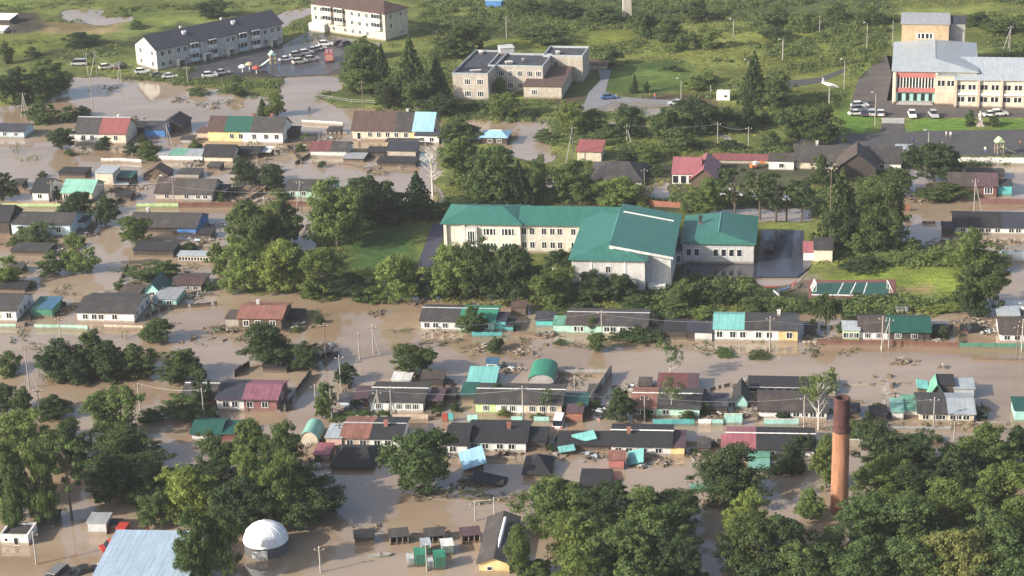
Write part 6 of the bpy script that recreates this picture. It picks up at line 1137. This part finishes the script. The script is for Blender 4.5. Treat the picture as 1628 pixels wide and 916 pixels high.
# ---------------------------------------------------------------- trees: kind, tone, box in the photograph
T = """b d 100 50 157 80|r d 313 0 361 34|b m 205 32 232 50|r m 40 95 117 164|r d 0 105 48 172|b d 0 65 24 105|b d 40 75 65 95|b m 40 160 95 202|b m 90 168 122 198|b d 115 168 145 190|r d 78 203 120 243|c d 408 155 428 186|r m 424 149 455 188|b m 300 138 331 155|b d 357 133 391 159|b m 365 120 383 134|r d 155 217 178 240|b d 173 195 200 216|b m 220 225 258 259|b d 196 226 222 246
b m 555 58 600 100|r m 545 68 600 142|c d 594 70 626 148|c m 626 58 684 168|c m 676 90 716 160|r d 696 36 778 98|r m 548 108 602 156|b l 618 128 652 170|r d 668 148 730 190|r m 778 148 822 192|r m 783 124 806 158|r m 700 188 765 234|r m 610 120 640 160|r m 640 130 680 178
r m 826 40 905 78|b d 955 78 990 110|b d 812 0 868 30|b d 860 0 932 36|b m 930 10 985 44|r m 1000 22 1045 66|r m 1040 30 1085 72|b m 1070 55 1095 86|b m 1090 50 1115 78|b m 1110 48 1150 82|b d 1085 0 1130 40|c d 1003 116 1015 150|b d 999 138 1014 151|b d 1023 130 1033 150|b d 1052 104 1084 118
r m 884 163 932 220|r d 978 168 1026 224|r m 1033 174 1078 230|r d 1076 158 1144 224|r d 1167 166 1204 212|c d 1176 84 1222 170|b m 918 208 996 234|b m 1048 205 1112 247|b l 1085 118 1125 150|b l 1100 112 1140 138|r d 1120 178 1160 218
r m 1206 115 1262 178|r m 1238 170 1292 230|r d 1281 172 1338 234|b m 1534 176 1550 204|b d 1572 182 1590 204|b m 1208 10 1250 50|b m 1255 20 1300 55|b d 1210 45 1262 70|b m 1310 5 1360 40|b m 1360 15 1405 46|b d 1530 20 1580 52|b m 1560 30 1620 62
r d -20 275 27 324|r d 95 305 152 352|r d 146 310 190 362|b m 28 352 86 388|h l 97 370 158 442|b m 62 398 104 442|b l -10 405 34 458|r m 193 343 242 394|h m 205 410 285 457|b m 330 385 366 442|r d 372 250 406 298|b d 404 260 456 304|b m 432 298 462 320
r m 363 320 430 410|r m 415 318 484 400|r l 360 375 425 470|w l 405 385 480 474|r m 466 390 548 478|r m 440 388 490 440|r l 495 288 580 402|r d 548 280 624 372|r d 585 300 650 362|c d 638 272 690 338|x p 660 228 716 312|r m 703 220 772 304|r m 740 232 828 334|r d 640 318 705 356|r d 690 318 760 352|r d 745 300 805 336|w l 600 402 668 482|r l 684 388 754 480|r d 733 384 800 480|r d 782 388 854 486|r m 843 425 905 492|b d 528 440 600 480|b d 660 430 700 480|b m 480 452 540 480|b m 560 455 620 484
c d 800 255 850 332|r m 832 250 872 330|r m 880 256 952 332|r l 948 284 1012 334|b l 1008 312 1036 332|r m 1092 282 1150 345|b d 980 240 1000 262|c d 880 330 905 340|n d 1140 270 1196 348|n d 1180 272 1236 350|n d 1205 282 1262 356|n d 1250 284 1300 356|n d 1225 296 1275 352|b m 1232 250 1262 272|r d 870 395 915 440
r d 912 432 965 484|r d 950 436 1006 486|r m 1066 446 1102 492|r d 1098 448 1132 488|r d 1128 446 1166 490|b m 1034 476 1102 512|b m 990 470 1040 500|b l 1100 488 1135 512|b m 1170 472 1215 500|b d 1215 480 1262 502|b m 1262 478 1294 500|b l 860 486 905 500|b d 905 478 945 500
c d 1298 270 1374 390|r d 1364 296 1434 402|r m 1372 330 1434 404|r d 1402 268 1452 314|r d 1442 230 1527 300|h d 1458 290 1542 330|b m 1436 378 1464 404|h l 1388 402 1470 430|b m 1456 400 1515 428|r m 1510 372 1590 440|r d 1522 418 1592 502|b d 1338 410 1402 440|b m 1345 375 1380 410|r d 1310 330 1360 400
v d 1290 468 1335 528|h d 1328 474 1472 496|h l 1468 480 1534 504|t d 1524 450 1548 502|b d 1545 480 1575 508|h l 1340 492 1420 506
r m 224 506 275 548|b d 112 524 172 600|b d 62 538 132 610|b d 140 540 206 610|b d 176 546 250 608|b d 90 555 160 612|h d 66 556 150 612|h d 140 560 252 612|b d 128 540 190 596|r d 253 558 328 614|b m 268 565 300 612|b m -5 558 36 594|b l 0 580 24 602|r d -20 614 28 662|r d 22 616 54 664|r d 60 626 116 668|r l 143 612 224 704|r l -15 652 82 728|b l 202 545 216 556|r d 55 690 120 760
r d 76 672 152 742|r d 135 684 235 756|r d 178 690 250 740|r m -40 700 48 818|t m 6 716 52 845|t m 44 704 94 838|n m 82 696 148 828|r d 130 716 216 806|r d 182 718 272 780|r d 200 735 290 806|b d 215 770 262 810|t m 222 782 270 840|w l 262 742 348 832|t m 284 806 340 935|t m 328 798 384 925|r m 320 690 380 764|t m 374 663 432 770|t m 420 668 476 780|t l 372 706 428 826|t m 418 722 484 838|r d 436 758 550 838|r d 340 760 440 850|r d 420 705 500 800|r d 300 735 372 800
b d 308 588 342 652|b m 258 622 334 672|b m 220 650 262 676|r d 388 512 467 588|r d 453 542 514 590|t d 533 580 568 612|r m 502 608 534 668|r d 628 548 693 604|h m 524 650 592 674|b d 774 536 804 562|r m 727 488 770 536|w m 934 504 950 532|r m 936 528 964 562|b d 974 518 1052 547|r d 963 620 1012 674|s m 1044 538 1086 604|s m 1050 598 1086 662|s m 855 618 882 660|b m 330 648 350 670|b m 910 640 935 665
s m 1270 584 1332 684|x p 1392 610 1420 645|b d 1370 654 1396 690|r m 618 684 730 800|p d 1108 716 1214 806|b d 1232 708 1278 758|r d 1255 690 1290 730|b m 1136 556 1172 568|b d 1190 560 1226 572|b d 775 610 800 645
r m 826 766 932 842|r m 868 764 950 830|r d 925 772 1000 850|r m 985 776 1078 862|r d 1035 778 1118 852|r m 870 818 962 920|r m 936 838 1034 935|r m 995 798 1100 900|r d 1040 850 1115 940|r m 880 868 960 960|r m 966 880 1060 975|r m 806 836 846 922|b m 820 890 880 930
r l 1152 786 1220 882|r d 1148 818 1244 925|r d 1205 816 1288 925|b d 1150 890 1240 950
r m 1292 696 1334 780|r l 1266 778 1310 832|r d 1362 686 1464 766|r m 1366 728 1454 806|r m 1340 786 1444 876|r m 1286 846 1366 925|r m 1326 862 1426 955|r m 1406 786 1506 884|r d 1466 706 1546 786|r m 1476 766 1566 856|r m 1514 676 1606 766|r m 1556 736 1650 836|r m 1396 856 1496 950|r y 1466 846 1566 950|r m 1546 816 1646 906|r m 1556 866 1650 960|r m 1230 866 1326 955|r d 1596 676 1670 740|r d 1420 740 1490 810|r m 1345 830 1400 880|r d 1500 840 1560 900|r d 1425 690 1490 760|r m 1596 790 1670 870|b m 1340 668 1372 700
b d 218 214 236 232|b m 100 238 118 250|b d 150 228 166 240|b m 300 222 322 240|b d 432 262 452 276|b m 470 228 486 244|b l 478 212 494 226|b d 505 256 520 268|b m 396 268 420 290|b d 60 272 76 284|b m 86 296 98 318|b d 150 296 160 312|b m 345 306 360 322|b d 366 296 380 312|b d 440 306 456 320|b m 528 300 545 320|b m 10 376 30 394|b d 70 378 92 396|b m 290 384 312 400|b d 342 392 364 412|b m 180 446 200 462|b d 40 446 60 460|b l 160 470 176 484|b m 322 448 342 464|b d 92 478 106 492|b m 455 500 470 512|b d 500 502 516 516|b l 340 520 356 530|b m 460 520 478 530
b m 690 512 706 526|b d 806 512 822 528|b m 880 540 900 550|b d 1040 528 1056 544|b m 1130 508 1146 520|b d 1282 508 1300 528|b m 1330 512 1344 530|b d 1488 518 1510 540|b d 556 634 572 650|b m 600 652 622 666|b m 684 642 704 656|b d 716 640 736 656|b l 790 650 810 664|b m 846 656 866 670|b d 936 636 956 652|b m 1112 640 1130 660|b d 1020 650 1036 668|b d 1080 652 1104 670|b m 1160 654 1180 668|b d 1236 652 1256 670|b m 1386 640 1410 660|b d 1552 652 1570 668|b l 1560 676 1580 690
b d 508 694 522 706|b m 650 700 664 716|b d 868 704 884 718|b m 1096 712 1112 724|b d 1120 700 1140 714|b m 1300 704 1316 722|b d 470 690 482 704|b m 500 722 516 736|b d 740 716 752 726|b m 1480 690 1500 704|b d 1430 690 1450 704|b d 1220 740 1240 756|b m 1180 752 1200 768|b m 800 700 812 712
r d 1290 250 1330 300|b d 1030 262 1060 284|b m 1240 232 1262 246|b d 990 232 1030 258|r m 1008 228 1048 262|b d 1140 222 1180 244|b m 1206 210 1240 240|r d 925 176 965 216|b m 950 196 985 222|b d 1140 170 1170 196|b m 1196 176 1230 204|b d 1250 196 1280 226|r d 722 222 760 262|b d 820 176 860 192|b m 850 206 884 230|c d 640 84 668 150|r d 596 130 636 178|r m 655 118 690 170|b m 690 150 722 176|b d 734 160 770 182"""
KEY = {'b': 'bush', 'r': 'round', 'c': 'conifer', 'h': 'hedge', 'w': 'tall', 's': 'sparse', 'x': 'dead', 'v': 'weeping', 't': 'tall', 'n': 'pine', 'p': 'round'}
for row in T.replace('\n', '|').split('|'):
    k, tn, a, b_, c_, d_ = row.split(); a, b_, c_, d_ = map(float, (a, b_, c_, d_))
    kk = KEY[k]
    if k == 'p': tree('round', tn, a, b_, c_, d_, label='wide-spreading dark conifer standing alone in the water near front'); landmark(1160, 775, 'the spreading conifer'); continue
    kind_ = kk
    if kk == 'round' and (d_-b_) > 1.25*(c_-a): kind_ = 'tall'
    tree(kind_, tn, a, b_, c_, d_, label='large lone green tree in the water before the white house end' if (a, b_) == (618, 684) else ('yellow-green tree in the lower right wood, palest there' if tn == 'y' else None))
landmark(675, 770, 'the large lone tree'); landmark(115, 800, 'the tall left pine'); landmark(1480, 830, 'the yellow-green wood tree'); landmark(620, 410, 'the shaded lawn'); landmark(1200, 100, 'the scrubland'); landmark(980, 850, 'the middle front wood'); landmark(420, 780, 'the wood left of the dome'); landmark(1410, 900, 'the lower right wood')
# ragged weeds and drowned hedges along the fence lines (one object each)
for i, (u, v, w, h) in enumerate([(25, 246, 36, 16), (48, 262, 42, 15), (60, 562, 60, 14), (515, 580, 20, 14), (490, 510, 40, 16), (505, 508, 24, 18), (700, 552, 70, 12), (960, 552, 60, 10), (920, 553, 40, 8), (1150, 562, 44, 10), (1210, 566, 36, 10), (1230, 560, 20, 14), (200, 540, 20, 16), (740, 790, 80, 10), (820, 794, 60, 8), (780, 795, 70, 8), (690, 790, 70, 8), (400, 240, 40, 18), (350, 248, 36, 16), (240, 246, 34, 18), (300, 246, 30, 10), (130, 250, 34, 12),
    (440, 250, 40, 18), (500, 262, 20, 20), (380, 286, 30, 16), (420, 296, 36, 16), (176, 150, 20, 8), (285, 162, 40, 8), (340, 165, 60, 6), (40, 440, 40, 12), (190, 440, 40, 14), (250, 456, 50, 12), (430, 290, 40, 14), (365, 244, 30, 12), (600, 648, 60, 16), (560, 668, 60, 14), (690, 652, 40, 14), (840, 664, 40, 12), (880, 600, 30, 12), (920, 598, 60, 10), (780, 654, 50, 12), (1060, 660, 60, 14), (1240, 668, 40, 12), (1170, 636, 30, 14), (1400, 694, 60, 12), (1470, 692, 80, 10), (1540, 680, 60, 10), (1180, 712, 30, 14), (620, 712, 50, 14), (560, 712, 40, 10), (860, 700, 30, 10), (1040, 708, 40, 10), (1350, 560, 40, 6), (1200, 545, 40, 10), (820, 528, 30, 10), (640, 530, 40, 8), (345, 462, 30, 12), (310, 430, 30, 14), (490, 240, 30, 16), (740, 255, 40, 14), (600, 280, 40, 8), (570, 250, 40, 10),
    (760, 556, 60, 10), (835, 545, 40, 8), (1120, 556, 60, 7), (380, 506, 40, 8), (470, 556, 40, 10), (140, 545, 30, 8), (30, 540, 60, 10), (1290, 560, 60, 7), (1580, 690, 60, 10), (1320, 690, 30, 14), (100, 466, 40, 12), (170, 470, 30, 10), (60, 440, 40, 12)]):
    o = tree('weeds', 'dmpl'[i*7 % 4] if i % 3 else 'd', u-w/2, v-h, u+w/2, v, dx=.45, group='ragged weeds along drowned fences')
# scattered scrub of the far meadows, too thick to count
rng = np.random.default_rng(77); n_ = 30000
u = rng.uniform(-20, 1648, n_); v = rng.uniform(-12, 505, n_)
lu = (GX*0)
dd = []
for X_, Y_ in zip(u, v):
    p = P(X_, Y_, .2); dd.append((p.x, p.y))
dd = np.array(dd); ok = np.zeros(n_, bool)
for p in LAND: ok |= inpoly(u, v, p)
for p in HOLES: ok &= ~inpoly(u, v, p)
NO = [[(1296, 422), (1535, 424), (1535, 474), (1296, 474)], [(1330, 160), (1720, 160), (1720, 252), (1240, 252), (1330, 210)], [(1330, 165), (1400, 90), (1430, 20), (1570, 15), (1580, 100), (1720, 100), (1720, 175), (1330, 175)], [(320, 92), (620, 52), (625, 100), (545, 124), (300, 128)], [(200, 20), (450, 10), (460, 75), (250, 120), (200, 110)], [(490, -20), (670, -20), (665, 70), (490, 55)], [(715, 70), (935, 70), (935, 162), (715, 162)], [(545, 358), (706, 352), (690, 428), (540, 428)], [(700, 325), (1295, 325), (1295, 445), (700, 440)], [(1195, 440), (1430, 440), (1430, 478), (1195, 478)], [(880, 150), (1110, 150), (1110, 174), (880, 180)], [(920, 105), (985, 105), (985, 175), (915, 175)], [(965, 100), (1075, 100), (1075, 150), (965, 152)], [(505, 155), (560, 138), (680, 160), (680, 178), (560, 172)], [(60, 36), (210, 36), (200, 54), (60, 60)], [(0, 22), (70, 22), (90, 60), (0, 60)], [(1135, 140), (1165, 140), (1165, 166), (1135, 166)], [(1250, 120), (1350, 105), (1350, 142), (1250, 142)]]
for p in NO: ok &= ~inpoly(u, v, p)
dens = vnoise(dd[:, 0]*.35+500, dd[:, 1]+100, 9, 61)*.6+vnoise(dd[:, 0]*.3+300, dd[:, 1]*1.0, 26, 62)*.4; big = dens > .54; ok &= (dens > .36)
def scrub(sel, name, mat, rmin, rmax, nl, size, label, cat):
    V = []; Fc = []; o0 = 0; pts = dd[sel]; C = []; N = []; Sz = []
    for x, y in pts:
        r = rng.uniform(rmin, rmax); d = rng.normal(size=(nl, 3)); d /= np.linalg.norm(d, axis=1, keepdims=True); d[:, 2] = np.abs(d[:, 2])
        C.append(np.array([x, y, .15])+d*np.array([r*1.25, r, r*.9])*rng.uniform(.5, 1.05, (nl, 1))); w = d+rng.normal(size=(nl, 3))*.4; N.append(w/np.linalg.norm(w, axis=1, keepdims=True))
    v_, f_ = leafquads(np.concatenate(C), np.concatenate(N), size, rng); o = link(name, npmesh(name, v_, f_, mat)); tag(o, label, cat, kind='stuff')
scrub(ok & big, 'meadow_scrub', LEAF['s'], .6, 1.9, 40, .22, 'dense green scrub covering the far meadows', 'scrub')
scrub(ok & ~big, 'tall_grass', LEAF['g'], .3, .8, 18, .17, 'tall yellow-green grass of the far meadows', 'grass')
sel = ok & (dens > .50) & (((v < 112) & (u > 800)) | ((v < 100) & (u > 660) & (u < 830)) | ((v > 10) & (v < 70) & (u > 180) & (u < 320)))
sel &= rng.uniform(size=n_) < .22
scrub(sel, 'hillside_shrubs', leafmat('foliage_shrub', (.062, .098, .042), (.13, .175, .068)), .9, 2.3, 120, .26, 'dense dark green bushes on the far hillside', 'bushes')
# ---------------------------------------------------------------- air
hm = bpy.data.materials.new('haze'); hm.use_nodes = True; n = hm.node_tree; n.nodes.clear(); o = n.nodes.new('ShaderNodeOutputMaterial'); pv = n.nodes.new('ShaderNodeVolumePrincipled')
pv.inputs['Color'].default_value = (.90, .94, 1, 1); pv.inputs['Density'].default_value = HAZE; pv.inputs['Anisotropy'].default_value = .1; n.links.new(pv.outputs[0], o.inputs['Volume'])
m = MB(); m.box(-420, -40, -3.5, 420, 745, CAMH+12); hz = m.build('haze', hm); tag(hz, kind='stuff')
resolve_labels()
